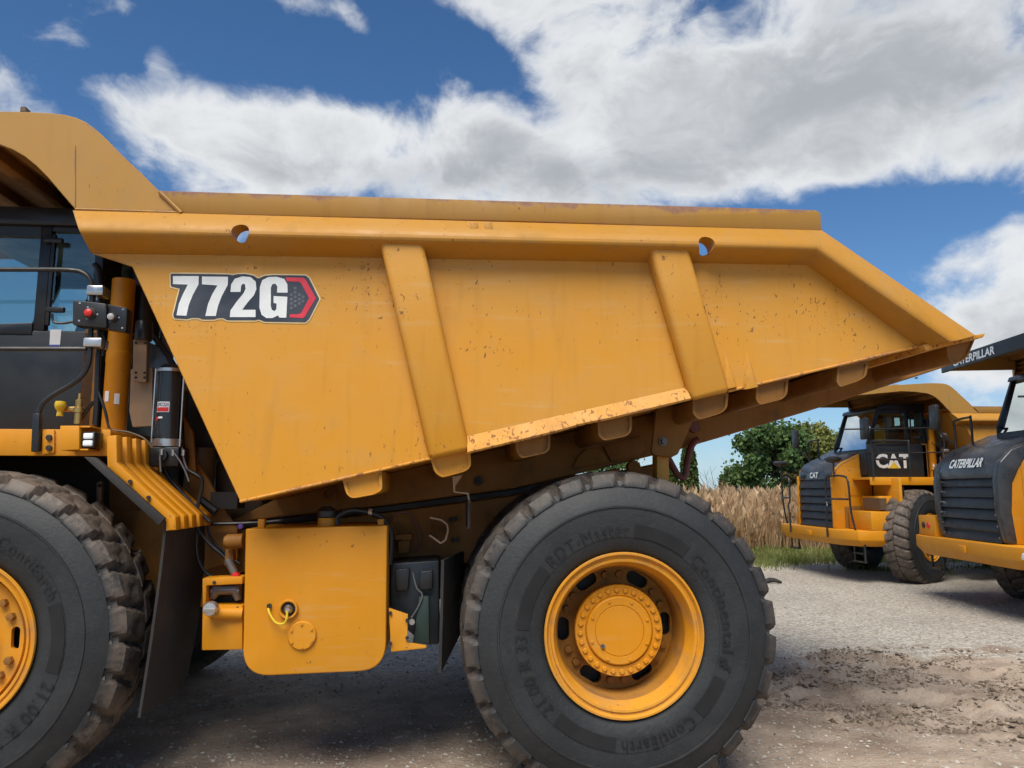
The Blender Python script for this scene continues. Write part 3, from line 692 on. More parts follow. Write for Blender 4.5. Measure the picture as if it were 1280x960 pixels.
for pts in ([(97,90),(285,90),(283,150),(240,230),(212,300),(195,378),(122,375),(140,290),(170,220),(205,152),(97,148)],
            [(308,93),(497,95),(495,155),(452,235),(425,305),(408,380),(332,380),(352,292),(382,222),(420,158),(308,150)],
            [(515,205),(520,150),(545,110),(600,92),(660,97),(698,130),(703,185),(685,230),(640,280),(600,335),(697,335),(697,388),(510,388),(515,340),(560,275),(610,215),(625,180),(620,150),(605,145),(592,160),(588,205)],
            [(930,210),(928,150),(905,110),(850,95),(790,97),(745,120),(728,170),(725,320),(740,370),(775,395),(820,395),(860,375),(870,392),(920,392),(928,240),(828,235),(828,285),(850,290),(848,330),(835,345),(815,335),(808,310),(808,175),(818,150),(840,145),(855,165),(853,210)]):
    flat('decal_character', pts, .007, WHITED, decal)
flat('decal_chevron', [(915,99),(1040,102),(1060,115),(1135,250),(1055,385),(1040,395),(945,390),(945,368),(1012,366),(1030,355),(1086,250),(1030,145),(1012,131),(925,128)], .007, DECALRED, decal)
for i, (hx, hy) in enumerate([(985,208),(1015,225),(985,240),(1015,258),(985,273),(1015,290),(985,306),(957,226),(957,258),(957,290),(1042,242),(1042,272),(985,178),(957,322)]):
    flat('decal_hexagon', [(hx+13*math.cos(R(60*k)), hy+13*math.sin(R(60*k))) for k in range(6)], .007, DECALHEX, decal)

# --- chassis
for yb in (.98, 2.45):
    pts = XZ([(240, 676), (300, 662), (480, 641), (640, 620), (742, 596), (830, 578), (850, 640), (640, 704), (600, 704), (480, 704), (300, 716), (240, 722)], .98)
    fr = [(-1.3, 1.45), (-1.3, 1.0), (.95, 1.0), (.95, 1.45)]
    g = G(); g.prism(pts, yb, yb+.26); g.build('frame_rail', Y_DUST_SHADE, truck, .008, 1)
    g = G(); g.prism([(-1.35, .95), (1.3, .95), (pts[0][0]+.3, pts[-1][1]), (pts[0][0]+.1, pts[0][1]), (.9, 1.62), (-1.35, 1.5)], yb+.015, yb+.23); g.build('frame_rail', Y_DUST_SHADE, truck, .008, 1)
    pad = XZ([(300, 653.5), (480, 633.5), (640, 612.5), (742, 589.5), (742, 595), (640, 618.5), (480, 639.5), (300, 660)], .98)
    G().prism(pad, yb+.01, yb+.24).build('frame_pad', DARK, truck)
for x in (.7, 1.6, 2.6, 3.9): G().box(x, x+.22, 1.2, 2.5, .95, 1.3).build('cross_member', BROWN, truck, .02)
g = G(); g.box(-1.2, .75, 1.2, 2.5, 1.0, 2.02); g.build('engine_bay_dark', DARK, truck, .05)  # dark block, paints in the darkness of the engine bay
g = G(); g.lathe([(.0001, -.5), (.2, -.5), (.22, -.3), (.22, .9), (.0001, .9)], 24, (1.5, 1.85, 1.1), 'X'); g.build('transmission', DARK, truck)
g = G(); g.tube([(1.2, 1.85, 1.0), (3.4, 1.85, .95)], .09, 14); g.build('drive_shaft', BROWN, truck)
for yb in (1.32, 2.3):
    g = G(); g.tube([(1.15, yb, .95), (1.7, yb, 1.62)], .11, 16); g.tube([(1.7, yb, 1.62), (2.0, yb, 1.9)], .075, 14); g.each('hoist_cylinder', BROWN, truck)
# dark inner panels behind the front wheel
G().prism(XZ([(122, 604), (128, 601), (128, 712), (122, 716)], .95), .93, .97).build('bracket_strip', TAN, truck, .004)
for py in (607, 631, 645): c = A(125, py, .93); G().lathe([(.012, 0), (.012, -.012), (.0001, -.012)], 8, tuple(c)).build('strip_bolt', DARK, truck)
G().prism(XZ([(138, 590), (182, 620), (178, 690), (152, 692), (138, 720)], 1.1), 1.08, 1.12).build('inner_panel', Y_DUST_SHADE, truck, .006)
G().prism(XZ([(152, 690), (182, 685), (196, 720), (196, 790), (152, 800)], 1.15), 1.12, 1.2).build('inner_panel', BROWN, truck, .006)
G().lathe([(.0001, -.04), (.09, -.04), (.1, 0), (.1, .1)], 20, tuple(A(184, 650, 1.05))).build('air_bell', DARK, truck)
g = G(); g.tube([A(232, 700, 1.0), A(252, 560, 1.0)], .075, 14); g.tube([A(246, 640, 1.0), A(252, 560, 1.0)], .1, 14); g.each('suspension_strut', BROWN, truck)
G().prism(XZ([(238, 560), (262, 600), (284, 640), (298, 660), (298, 700), (250, 715), (236, 690)], .9), .88, .93).build('strut_bracket', Y_DUST_SHADE, truck, .01)
g = G(); g.tube([A(250, 625, .8), A(270, 640, .8)], .03, 8); g.box(A(262, 640, .8).x, A(296, 640, .8).x, .8, 1.0, A(296, 636, .8).z, A(296, 615, .8).z); g.each('valve_block', DARK, truck)
hoses = [([(203, 575), (208, 592), (222, 610), (236, 625), (250, 640), (262, 652)], .62, .012), ([(228, 570), (232, 585), (250, 597), (252, 608), (246, 640), (247, 660), (262, 680), (276, 692), (288, 705), (293, 716)], .6, .012), ([(247, 655), (246, 690), (254, 712), (266, 722)], .62, .010),
         ([(262, 655), (340, 652), (420, 640)], .8, .012), ([(300, 705), (280, 690), (262, 670), (258, 640)], .75, .009)]
for q, y_, r_ in hoses: G().tube(smoothpath([A(*p_, y_) for p_ in q], 5), r_, 8).build('hose', BLACK, truck)
# fuel tank
TY = .3
tank_p = rounded(XZ([(307, 661), (484, 657), (482, 838), (303, 846)], TY), [.012, .012, .16, .16], 8)
tank = G().prism(tank_p, TY, TY+.62).build('fuel_tank', Y_CLEAN, truck, .012, 3)
c = A(378, 794, TY); g = G(); g.lathe([(.083, .01), (.083, -.012), (.078, -.018), (.0001, -.019)], 40, tuple(c))
cover = g.build('inspection_cover', Y_CLEAN, tank, angle=25)
for k in range(6):
    a = R(90+60*k+3); G().lathe([(.0075, 0), (.0075, -.008), (.0001, -.008)], 6, (c.x+.067*math.cos(a), TY-.018, c.z+.067*math.sin(a))).build('cover_bolt', Y_CLEAN, tank)
c = A(361, 761, TY); G().lathe([(.056, .005), (.056, -.022), (.052, -.026), (.044, -.024), (.040, .002)], 32, tuple(c)).build('fast_fill_ring', Y_CLEAN, tank, angle=25)
g = G(); g.lathe([(.042, -.002), (.0001, -.002)], 24, tuple(c)); g.build('fast_fill_well', DARK, tank)
G().lathe([(.026, 0), (.026, -.02), (.018, -.03), (.014, -.045), (.0001, -.045)], 16, tuple(c)).build('fast_fill_nozzle', STEEL, tank)
G().tube(smoothpath([(c.x, TY-.05, c.z-.005), (c.x+.0, TY-.055, c.z-.05), (c.x-.02, TY-.05, c.z-.078), (c.x-.065, TY-.045, c.z-.07), (c.x-.105, TY-.03, c.z-.02), (c.x-.118, TY-.01, c.z+.012)], 5), .007, 8).build('cap_tether', YKNOB, tank)
d = A(337, 757, TY); G().lathe([(.014, .005), (.014, -.02), (.0001, -.02)], 8, tuple(d)).build('tether_stud', DARK, tank)
c = A(408, 661, .45); g = G(); g.lathe([(.055, -.03), (.055, .065), (.05, .07), (.0001, .07)], 24, tuple(c), 'Z'); g.build('tank_filler_neck', Y_CLEAN, tank)
g = G(); g.lathe([(.058, .07), (.062, .075), (.062, .11), (.05, .125), (.03, .14), (.0001, .142)], 20, tuple(c), 'Z'); g.build('tank_cap', BLACK, tank)
g = G(); g.tube(smoothpath([A(421, 656, .45), A(422, 646, .45), A(440, 638, .45), A(462, 641, .45), A(478, 648, .45), A(488, 664, .45), A(489, 684, .45), A(487, 706, .45)], 5), .018, 10); g.build('tank_hose', BLACK, tank)
for px in (327, 476): q = A(px, 659, .42); G().box(q.x-.02, q.x+.02, .4, .46, q.z-.02, q.z+.05).build('tank_lug', Y_CLEAN, tank, .004)
q = A(463, 640, .43); G().lathe([(.024, -.012), (.024, .012)], 10, tuple(q), 'X').build('hose_clip', STEEL, tank)
# filler bracket left of the tank
bx_ = XZ([(253, 723), (302, 721), (303, 812), (252, 813)], .34)
G().prism(XZ([(253, 757), (303, 757), (303, 812), (252, 813)], .34), .34, .5).build('filler_box', Y_CLEAN, truck, .006)
G().prism(XZ([(253, 723), (303, 721), (303, 730), (258, 732), (257, 757), (253, 757)], .34), .34, .48).build('filler_box_frame', Y_CLEAN, truck, .004)
G().prism(XZ([(257, 731), (303, 730), (303, 757), (257, 757)], .5), .5, .52).build('filler_box_back', DARK, truck)
g = G(); g.tube([A(265, 748, .42), A(270, 736, .42), A(296, 736, .42), A(298, 750, .42)], [.02, .045, .045, .02], 12); g.tube([A(264, 738, .4), A(300, 738, .4)], .02, 10); g.each('pump_casting', GREYMET, truck)
g = G(); g.tube([A(262, 763, .3), A(275, 766, .32), A(303, 767, .34)], .036, 16); g.build('filler_pipe', Y_CLEAN, truck)
c = A(263, 761, .26); g = G(); g.lathe([(.03, .03), (.042, .028), (.044, 0), (.036, -.02), (.0001, -.024)], 24, tuple(c)); g.box(c.x-.034, c.x+.034, c.y-.034, c.y-.018, c.z-.005, c.z+.005); g.each('filler_cap', STEEL, truck, 'cap_grip')
g = G(); g.tube([A(284, 677, .5), A(304, 676, .5)], .045, 16); g.tube([A(281, 677, .5), A(285, 677, .5)], .035, 12); g.each('hydraulic_pipe', Y_DUST_SHADE, truck)
g = G(); g.prism(XZ([(285, 686), (294, 686), (294, 700), (283, 706)], .6), .55, .62); g.build('pipe_bracket', Y_DUST_SHADE, truck)
g = G(); g.tube([A(284, 699, .42), A(293, 716, .42)], .024, 12); g.build('test_port', GREYMET, truck)
c = A(295, 720, .41); G().lathe([(.0001, -.026), (.022, -.024), (.026, 0), (.022, .02), (.0001, .022)], 14, tuple(c)).build('red_dust_cap', RED, truck)
c = A(301, 658, .6); G().lathe([(.0001, -.018), (.016, -.016), (.018, .014), (.0001, .016)], 12, tuple(c)).build('blue_dust_cap', simple('violet plastic', (.12, .06, .3), .4), truck)
for py in (725, 757): c = A(297 if py == 757 else 268, py+3, .338); G().lathe([(.01, 0), (.01, -.01), (.0001, -.01)], 6, tuple(c)).build('box_bolt', DARK, truck)
# right of the tank: dark filter housing, its yellow guard, rubber flap, brackets
g = G(); g.prism(XZ([(488, 704), (549, 700), (549, 806), (530, 806), (488, 770)], .5), .5, .9); g.build('filter_housing', CABBLACK, truck, .015)
g = G(); g.prism(XZ([(493, 712), (512, 710), (510, 738), (495, 740)], .46), .46, .52); g.prism(XZ([(525, 714), (541, 712), (541, 736), (523, 738)], .46), .45, .52); g.each('filter_head', BLACK, truck, bevel=.01)
G().prism(XZ([(524, 745), (536, 745), (537, 804), (516, 804)], .46), .44, .5).build('filter_plate', simple('dark green paint', (.02, .04, .033), .5), truck, .006)
G().prism(XZ([(486, 760), (510, 768), (509, 803), (533, 807), (533, 810), (489, 814.5)], .34), .33, .36).build('filter_guard', Y_CLEAN, truck, .003)
for p_ in ((488, 766), (488, 804), (509, 775), (509, 797)): c = A(*p_, .328); G().lathe([(.011, 0), (.011, -.012), (.0001, -.012)], 6, tuple(c)).build('guard_bolt', DARK, truck)
c = A(515, 777, .42); G().lathe([(.018, .02), (.018, -.02), (.0001, -.02)], 10, tuple(c)).build('hydraulic_fitting', STEEL, truck)
G().tube(smoothpath([A(516, 716, .44), A(521, 735, .43), A(528, 744, .43), A(522, 760, .43), A(514, 772, .43)], 4), .006, 6).build('thin_cable', GREYMET, truck)
# flap in front of the rear wheel (stands across the truck)
f0, f1 = A(551.5, 700, .32), A(548, 840, .34); g = G()
v = []
for y_ in (.32, 1.0):
    k_ = .0 if y_ < .5 else .14; v += [(f0.x+k_, y_, f0.z), (f1.x+k_, y_, f1.z if y_ < .5 else f1.z+.13), (f1.x+.018+k_, y_, f1.z if y_ < .5 else f1.z+.13), (f0.x+.018+k_, y_, f0.z)]
g.add(v, [(0, 1, 2, 3), (7, 6, 5, 4), (0, 4, 5, 1), (1, 5, 6, 2), (2, 6, 7, 3), (3, 7, 4, 0)]); g.build('rubber_flap', RUBBER, truck)
def sheet(name, pts, y0, y1, th, m):
    g = G(); P = [Vector((x, 0, z)) for x, z in XZ(pts, y0)]; n = len(P); v = []
    for i, p in enumerate(P):
        d = (P[min(i+1, n-1)]-P[max(i-1, 0)]).normalized(); nn = Vector((-d.z, 0, d.x))*th/2
        for q in (p+nn, p-nn): v += [(q.x, y0, q.z), (q.x, y1, q.z)]
    f = []
    for i in range(n-1):
        a = 4*i; b = a+4; f += [(a, a+1, b+1, b), (a+2, b+2, b+3, a+3), (a, b, b+2, a+2), (a+1, a+3, b+3, b+1)]
    f += [(0, 2, 3, 1), (4*n-4, 4*n-3, 4*n-1, 4*n-2)]
    return G().add(v, f).build(name, m, truck, smooth=False)
sheet('hanger_bracket', [(567, 595), (568, 615), (585, 617), (587, 629)], .3, .5, .012, TAN)
G().prism(XZ([(567, 596), (578, 594), (569, 608)], .32), .31, .325).build('hanger_gusset', TAN, truck)
sheet('rubber_strip', [(586, 625), (586, 661)], .3, .85, .014, RUBBER)
sheet('channel_bracket', [(537, 647), (552, 650), (559, 656), (560, 664), (557, 675), (551, 679), (537, 669)], .55, .75, .012, TAN)
for p_ in ((566, 675), (572, 674), (563, 650), (569, 648)): c = A(*p_, .96); G().lathe([(.016, 0), (.016, -.02), (.0001, -.02)], 8, tuple(c)).build('frame_bolt', DARK, truck)
g = G(); g.prism(XZ([(494, 668), (515, 667), (515, 675), (494, 675)], .85), .82, .9); g.prism(XZ([(498, 676), (512, 675), (512, 690), (498, 692)], .85), .84, .9); g.each('pressure_sensor', Y_DUST_SHADE, truck, bevel=.006)
G().tube(smoothpath([A(*p_, .9) for p_ in ((490, 660), (494, 645), (504, 640), (515, 645), (522, 662), (526, 678), (518, 690))], 4), .007, 6).build('red_hose', REDPIPE, truck)

# --- deck, fender and everything left of the body
DY = .3
d0, d1 = A(138, 537, DY), A(138, 570, DY)
deck = G().prism([(-1.15, d0.z), (d0.x, d0.z), (d1.x, d1.z), (-1.15, d1.z)], DY, DY+.03).box(-1.15, d0.x-.002, DY+.03, 3.4, d0.z-.05, d0.z-.004).each('deck', Y_CLEAN, truck, 'deck_plate', bevel=.004)
G().prism(XZ([(53, 538), (68, 537), (68, 566), (53, 568)], DY-.012), DY-.014, DY-.002).build('post_plate', Y_CLEAN, deck, .003)
for py in (547, 560): c = A(62, py, DY-.014); G().lathe([(.017, 0), (.017, -.015), (.0001, -.016)], 10, tuple(c)).build('plate_bolt', DARK, deck)
LB = DY-.16
g = G(); g.prism(XZ([(75, 532), (99, 532), (99, 562), (76, 563)], LB), LB, DY); g.build('work_light_box', Y_CLEAN, deck, .004)
g = G(); q0, q1 = A(76, 531.5, LB), A(127, 563, LB+.02); g.box(A(99, 532, LB).x, A(127, 532, DY).x, LB+.01, DY, A(99, 532, LB).z-.01, A(99, 532, LB).z); g.box(A(99, 532, LB).x, A(127, 532, DY).x, LB+.01, DY, A(99, 563, LB).z, A(99, 563, LB).z+.01); g.each('work_light_shroud', Y_CLEAN, deck, bevel=.002)
lx0, lx1 = A(100, 550, LB).x, A(117, 550, LB).x; lz0, lz1 = A(100, 562, LB).z, A(100, 537, LB).z
lamp = G().box(lx0+.004, lx1, LB+.012, DY-.03, lz0+.012, lz1-.012).build('work_light', BLACK, deck, .006)
mz = (lz0+lz1)/2
for za, zb in ((lz0+.02, mz-.004), (mz+.004, lz1-.02)):
    G().box(lx0+.012, lx1-.008, LB+.004, LB+.02, za, zb).build('work_light_lens', LENS, deck, .008, 3)
for py in (543, 556): c = A(118, py, DY-.07); G().lathe([(.0001, -.02), (.012, -.02), (.012, .02), (.0001, .02)], 8, tuple(c), 'X').build('light_bolt', DARK, deck)
# fender: corrugated sheet, five ribs that run down the slope
fx0, fz0 = A(140, 566, .1).x, A(140, 553, .1).z
pathf = XZ([(138, 545), (139, 583), (212, 650), (212, 663)], .1)
g = G()
def band(g, path, y0, y1, lift, th=.012):
    P = [Vector((x, z)) for x, z in path]; n = len(P); nor = []
    for i in range(n):
        d = ((P[min(i+1, n-1)]-P[i]).normalized() + (P[i]-P[max(i-1, 0)]).normalized()).normalized(); nor.append(Vector((-d.y, d.x))*-1 if False else Vector((d.y*-1, d.x)))
    v = []
    for i in range(n):
        for o_ in (lift, lift-th):
            q = P[i]+nor[i]*o_; v += [(q.x, y0, q.y), (q.x, y1, q.y)]
    f = []
    for i in range(n-1):
        a = 4*i; b = a+4; f += [(a, a+1, b+1, b), (a+2, b+2, b+3, a+3), (a, b, b+2, a+2), (a+1, a+3, b+3, b+1)]
    f += [(0, 2, 3, 1), (4*n-4, 4*n-3, 4*n-1, 4*n-2)]
    g.add(v, f)
band(g, pathf, .08, .82, 0); fender = g.build('fender', Y_CLEAN, truck)
for k in range(5):
    y0 = .075+k*.142; g = G(); band(g, pathf, y0, y0+.088, .045, .05); g.build('fender_rib', Y_CLEAN, fender, .008, 2)
for p_ in ((163, 602), (186, 622)): c = A(*p_, .07); G().lathe([(.012, 0), (.012, -.01), (.0001, -.01)], 8, tuple(c)).build('fender_bolt', DARK, fender)
G().prism(XZ([(106, 571), (121, 572), (207, 648), (200, 657)], .05), .03, .07).build('rubber_fender_edge', RUBBER, fender, .006)
g = G(); nf = 8; v = []
tA, tB = A(205, 652, .09), A(172, 897, .09)
for i in range(nf+1):
    t_ = i/nf
    for y_ in (.09, .8):
        x = tA.x+(tB.x-tA.x)*t_**1.4 + (.03*math.sin(t_*3) if y_ > .5 else 0); z = tA.z+(tB.z-tA.z)*t_ + (0 if y_ < .5 else -.03*t_)
        v += [(x, y_, z), (x+.015, y_, z)]
f = []
for i in range(nf): a = 4*i; b = a+4; f += [(a, a+2, b+2, b), (a+1, b+1, b+3, a+3), (a, b, b+1, a+1), (a+2, a+3, b+3, b+2)]
f += [(0, 1, 3, 2), (4*nf, 4*nf+2, 4*nf+3, 4*nf+1)]
g.add(v, f); g.build('mud_flap', RUBBER, truck, angle=60)
# cab
CY0, CY1 = .72, 2.15
cz = A(50, 545, CY0).z; zt = A(50, 283, CY0).z; zs = A(0, 412, CY0).z
xb0, xb1 = A(46, 350, CY0).x, A(60, 350, CY0).x; xr0, xr1 = A(117, 340, CY0).x, A(128, 340, CY0).x; xm0 = A(68, 350, CY0).x
cab = G().box(-.95, xr1, CY0, CY0+.04, cz, zs).box(-.95, xr1, CY1-.04, CY1, cz, zs).box(-.95, xr1, CY0+.041, CY1-.041, cz, cz+.06).box(xr1-.05, xr1, CY0+.041, CY1-.041, cz+.061, zs+.1).box(-.97, -.91, CY0+.041, CY1-.041, cz+.061, zs-.1).each('cab', CABBLACK, truck, 'cab_panel', bevel=.012)
g = G(); g.prism([(-.71, zt), (xr1+.03, zt), (xr1+.0, zt+.13), (-.48, zt+.13), (-.68, zt+.07)], CY0-.03, CY1+.03); g.build('cab_roof', BLACK, cab, .02)
for y0, y1 in ((CY0, CY0+.06), (CY1-.06, CY1)):
    for (a, b) in ((xb0, xb1), (xr0, xr1)): G().box(a, b, y0, y1, zs+.001, zt-.001).build('cab_pillar', BLACK, cab, .006)
    G().prism([(-.95, zs), (-.88, zs), (-.61, zt), (-.68, zt)], y0, y1).build('cab_pillar', BLACK, cab, .006)
    G().box(-.65, xb0-.002, y0+.005, y1-.005, zt-.07, zt-.001).build('window_header', BLACK, cab)
    G().box(xb1+.002, xr0-.002, y0+.005, y1-.005, zt-.03, zt-.001).build('window_header', BLACK, cab)
    ym = (y0+y1)/2
    G().add([(-.87, ym, zs+.002), (xb0, ym, zs+.05), (xb0, ym, zt-.07), (-.63, ym, zt-.07)], [(0, 1, 2, 3)]).build('window_pane', GLASS, cab, smooth=False)
    G().add([(xb1, ym, zs+.002), (xr0, ym, zs+.002), (xr0, ym, zt-.03), (xb1, ym, zt-.03)], [(0, 1, 2, 3)]).build('window_pane', GLASS, cab, smooth=False)
G().prism([(-.87, zs+.002), (xb0, zs+.05), (xb0, zs-.03), (-.87, zs-.03)], CY0-.008, CY0+.03).build('door_sill', BLACK, cab, .004)
G().add([(-.93, CY0+.06, zs-.1), (-.93, CY1-.06, zs-.1), (-.64, CY1-.06, zt), (-.64, CY0+.06, zt)], [(0, 1, 2, 3)]).build('windscreen', GLASS, cab, smooth=False)
G().add([(xr1-.02, CY0+.3, zs+.1), (xr1-.02, CY1-.3, zs+.1), (xr1-.02, CY1-.3, zt-.05), (xr1-.02, CY0+.3, zt-.05)], [(0, 1, 2, 3)]).build('rear_window', GLASS, cab, smooth=False)
G().box(xr1-.05, xr1, CY0+.061, CY0+.3, zs+.101, zt-.002).build('rear_pillar', BLACK, cab); G().box(xr1-.05, xr1, CY1-.3, CY1-.061, zs+.101, zt-.002).build('rear_pillar', BLACK, cab)
g = G(); g.prism(rounded([(-.35, cz+.5), (.02, cz+.5), (.1, cz+.62), (.16, zs+.42), (.06, zs+.44), (-.06, cz+.68), (-.35, cz+.62)], .04), 1.15, 1.6); g.box(-.25, .0, 1.25, 1.5, cz+.07, cz+.5); g.each('driver_seat', SEAT, cab, bevel=.02)
g = G(); g.lathe([(.19, -.012), (.205, 0), (.19, .012), (.178, 0), (.19, -.012)], 28, (0, 0, 0), 'Z')
G().tube([(-.5, 1.38, zs-.02), (-.66, 1.38, zs-.4)], .03, 8).build('steering_column', BLACK, cab)
sw = g.build('steering_wheel', BLACK, cab, loc=(-.5, 1.38, zs-.02)); sw.rotation_euler = (0, -.6, 0)
g = G(); g.prism([(-.90, cz+.07), (-.70, cz+.07), (-.68, zs-.1), (-.90, zs-.12)], CY0+.08, CY1-.08); g.build('dashboard', BLACK, cab, .03)
for px, py in ((66, 302), (68, 388)):
    c = A(px, py, CY0); G().box(c.x-.045, c.x+.075, CY0-.035, CY0-.002, c.z-.018, c.z+.018).build('door_hinge', BLACK, cab, .008)
G().box(A(63, 350, CY0).x, A(68, 350, CY0).x, CY0-.03, CY0-.002, zs+.03, zt-.06).build('door_edge', BLACK, cab, .006)
lq = XZ([(63, 412), (77, 412), (75, 433), (62, 433)], CY0); lab = G().add([(x, CY0-.003, z) for x, z in lq], [(0, 1, 2, 3)]).build('paper_label', WHITE, cab, smooth=False)
lq = XZ([(62.2, 431), (75, 431), (74.9, 433), (62, 433)], CY0); G().add([(x, CY0-.005, z) for x, z in lq], [(0, 1, 2, 3)]).build('label_stripe', simple('label blue', (.05, .08, .4), .5), cab, smooth=False)
# rails, posts and the switch box beside the door
RY = .34
def tubep(name, pts, y_, r_, m, par, n=4, seg=8): return G().tube(smoothpath([A(*p_, y_) for p_ in pts], n), r_, seg).build(name, m, par)
tubep('handrail', [(-330, 336), (-100, 337), (60, 337), (92, 338), (103, 340.5), (111, 347), (116, 359)], RY, .0145, BLACK, deck)
tubep('handrail', [(-330, 437), (-100, 436), (108, 436)], RY, .0145, BLACK, deck)
tubep('rail_post', [(115, 366), (114, 400), (112.5, 440), (110, 456), (103, 469), (90, 480), (66, 494), (53, 505), (48, 518), (46.5, 540)], RY-.02, .0165, BLACK, deck, 5)
G().prism(XZ([(42, 517), (51, 517), (49.5, 564), (40, 565)], DY-.03), DY-.045, DY-.004).build('post_foot', BLACK, deck, .005)
tubep('rail_post', [(126, 366), (125, 410), (122, 460), (121, 500), (119, 531)], RY+.1, .018, BLACK, deck)
for px, py, wpx, h in ((119, 363, 22, 12), (116, 428, 24, 11)):
    q0, q1 = A(px-wpx/2, py+h/2, RY-.04), A(px+wpx/2, py-h/2, RY-.04); G().box(q0.x, q1.x, RY-.05, RY+.06, q0.z, q1.z).build('pipe_clamp', STEEL, deck, .008)
for px in (112, 121): c = A(px, 372, RY); G().lathe([(.009, -.02), (.009, .03), (.0001, .03)], 8, tuple(c), 'Z').build('clamp_bolt', STEEL, deck)
BXY = RY-.09
box = G().prism(rounded(XZ([(91, 375), (133, 379.5), (133, 410), (90.5, 406)], BXY), .012), BXY, BXY+.1).build('switch_box', BLACK, deck, .006)
G().prism(rounded(XZ([(133.5, 380), (159, 385), (157, 415), (132.5, 411)], BXY+.02), .012), BXY+.02, BXY+.1).build('switch_box_cover', BLACK, deck, .006)
for (px, py, r_, m_, yy_) in ((113, 392, .024, RED, BXY), (141, 397, .021, GREYBTN, BXY+.02)):
    c = A(px, py, yy_); nm = 'red_stop_button' if m_ is RED else 'grey_button'
    G().lathe([(r_*1.5, .002), (r_*1.5, -.008), (r_*1.2, -.012), (.0001, -.012)], 24, tuple(c)).build('button_collar', DARK, deck)
    G().lathe([(r_*.7, -.01), (r_*.75, -.022), (r_, -.024), (r_*.95, -.034), (r_*.6, -.039), (.0001, -.04)], 24, tuple(c)).build(nm, m_, deck)
for px, py in ((100, 379), (99, 401), (110, 384), (122, 393), (109, 398), (154, 387), (153, 410), (138, 402), (149, 397)):
    c = A(px, py, BXY+(.02 if px > 133 else 0)); G().lathe([(.006, .003), (.006, -.004), (.0001, -.004)], 8, tuple(c)).build('box_screw', STEEL, deck)
tubep('wiring', [(65, 392), (67, 402), (78, 404), (92, 402)], RY, .008, BLACK, deck); tubep('wiring', [(126, 415), (131, 425), (128, 445)], RY, .006, BLACK, deck)
# yellow column, brackets, lubricant canister
c = A(142, 540, .75); zc1 = A(142, 350, .75).z
g = G(); g.lathe([(.076, c.z-.1), (.076, A(142, 455, .75).z), (.078, A(142, 455, .75).z+.004), (.078, A(142, 441, .75).z), (.074, A(142, 440, .75).z), (.074, zc1), (.0001, zc1)], 28, (c.x, c.y, 0), 'Z'); col = g.build('intake_column', Y_CLEAN, truck)
for px, py in ((139.5, 497), (151.5, 500)):
    q = A(px, py, .75); a0_ = math.asin(max(-1, min(1, (q.x-c.x)/.077))); v = []
    for k in range(5):
        a = a0_+(k-2)*.1
        for zz in (q.z-.035, q.z+.035): v.append((c.x+.0795*math.sin(a), c.y-.0795*math.cos(a), zz))
    G().add(v, [(2*k, 2*k+2, 2*k+3, 2*k+1) for k in range(4)]).build('column_label', WHITE, truck)
g = G(); g.box(c.x-.22, c.x-.12, .72, .78, c.z-.1, zc1-.35); g.build('column_bracket', Y_DUST_SHADE, truck, .006)
g = G(); q = A(178, 480, .62); g.lathe([(.0001, 0), (.052, 0), (.055, .02), (.052, .12), (.046, .13), (.0001, .13)], 22, tuple(A(179, 426, .62)), 'Z'); g.build('breather_cap', BLACK, truck)
G().prism(XZ([(168, 425), (185, 425), (184, 478), (167, 477)], .62), .6, .64).build('bracket_plate', TAN, truck, .004)
for p_ in ((170.5, 429), (182, 429), (170, 466), (181, 466), (170, 472), (181, 472)): G().lathe([(.008, 0), (.008, -.008), (.0001, -.008)], 6, tuple(A(*p_, .6))).build('bracket_bolt', DARK, truck)
G().prism(XZ([(165, 462), (192, 460), (192, 533), (167, 534), (163, 515)], .68), .66, .7).build('canister_back_plate', TAN, truck, .004)
cb, ct = A(207, 558, .55), A(209, 461, .55); cr = .082
g = G(); g.lathe([(.0001, cb.z), (cr, cb.z), (cr, cb.z+.045), (cr-.004, cb.z+.05), (cr-.004, ct.z-.02), (cr+.002, ct.z-.018), (cr+.002, ct.z), (cr*.6, ct.z+.03), (.0001, ct.z+.032)], 36, (cb.x, .58, 0), 'Z')
can = g.build('grease_canister', simple('smoked canister', (.022, .022, .024), .14), truck)
for z0, z1 in ((cb.z, cb.z+.045), (ct.z-.02, ct.z)): G().lathe([(cr+.003, z0-.002), (cr+.006, z0), (cr+.006, z1), (cr+.003, z1+.002)], 36, (cb.x, .58, 0), 'Z').build('canister_ring', STEEL, can)
for a in (200, 340, 90): G().tube([(cb.x+(cr+.012)*math.cos(R(a)), .58+(cr+.012)*math.sin(R(a)), cb.z), (cb.x+(cr+.012)*math.cos(R(a)), .58+(cr+.012)*math.sin(R(a)), ct.z)], .006, 6).build('canister_rod', STEEL, can)
def curved(name, zlo, zhi, a0, a1, m, rr):
    v = []; n = 8
    for k in range(n+1):
        a = R(a0+(a1-a0)*k/n)
        for z in (zlo, zhi): v.append((cb.x+rr*math.sin(a), .58-rr*math.cos(a), z))
    return G().add(v, [(2*k, 2*k+2, 2*k+3, 2*k+1) for k in range(n)]).build(name, m, can)
z1 = A(205, 502, .5).z; z0 = A(205, 515, .5).z; za = A(205, 509, .5).z
curved('canister_label', z0, z1, -42, 18, WHITE, cr+.0005); curved('canister_label_band', z0+.004, za, -39, 15, RED, cr+.002)
text_on('canister_label_lettering', 'LINCOLN', lambda a, b: (cb.x+(cr+.002)*math.sin(R(-38+52*a)), .58-(cr+.002)*math.cos(R(-38+52*a)), za+.005+b*(z1-za-.01)), simple('label navy', (.02, .03, .15), .5), can)
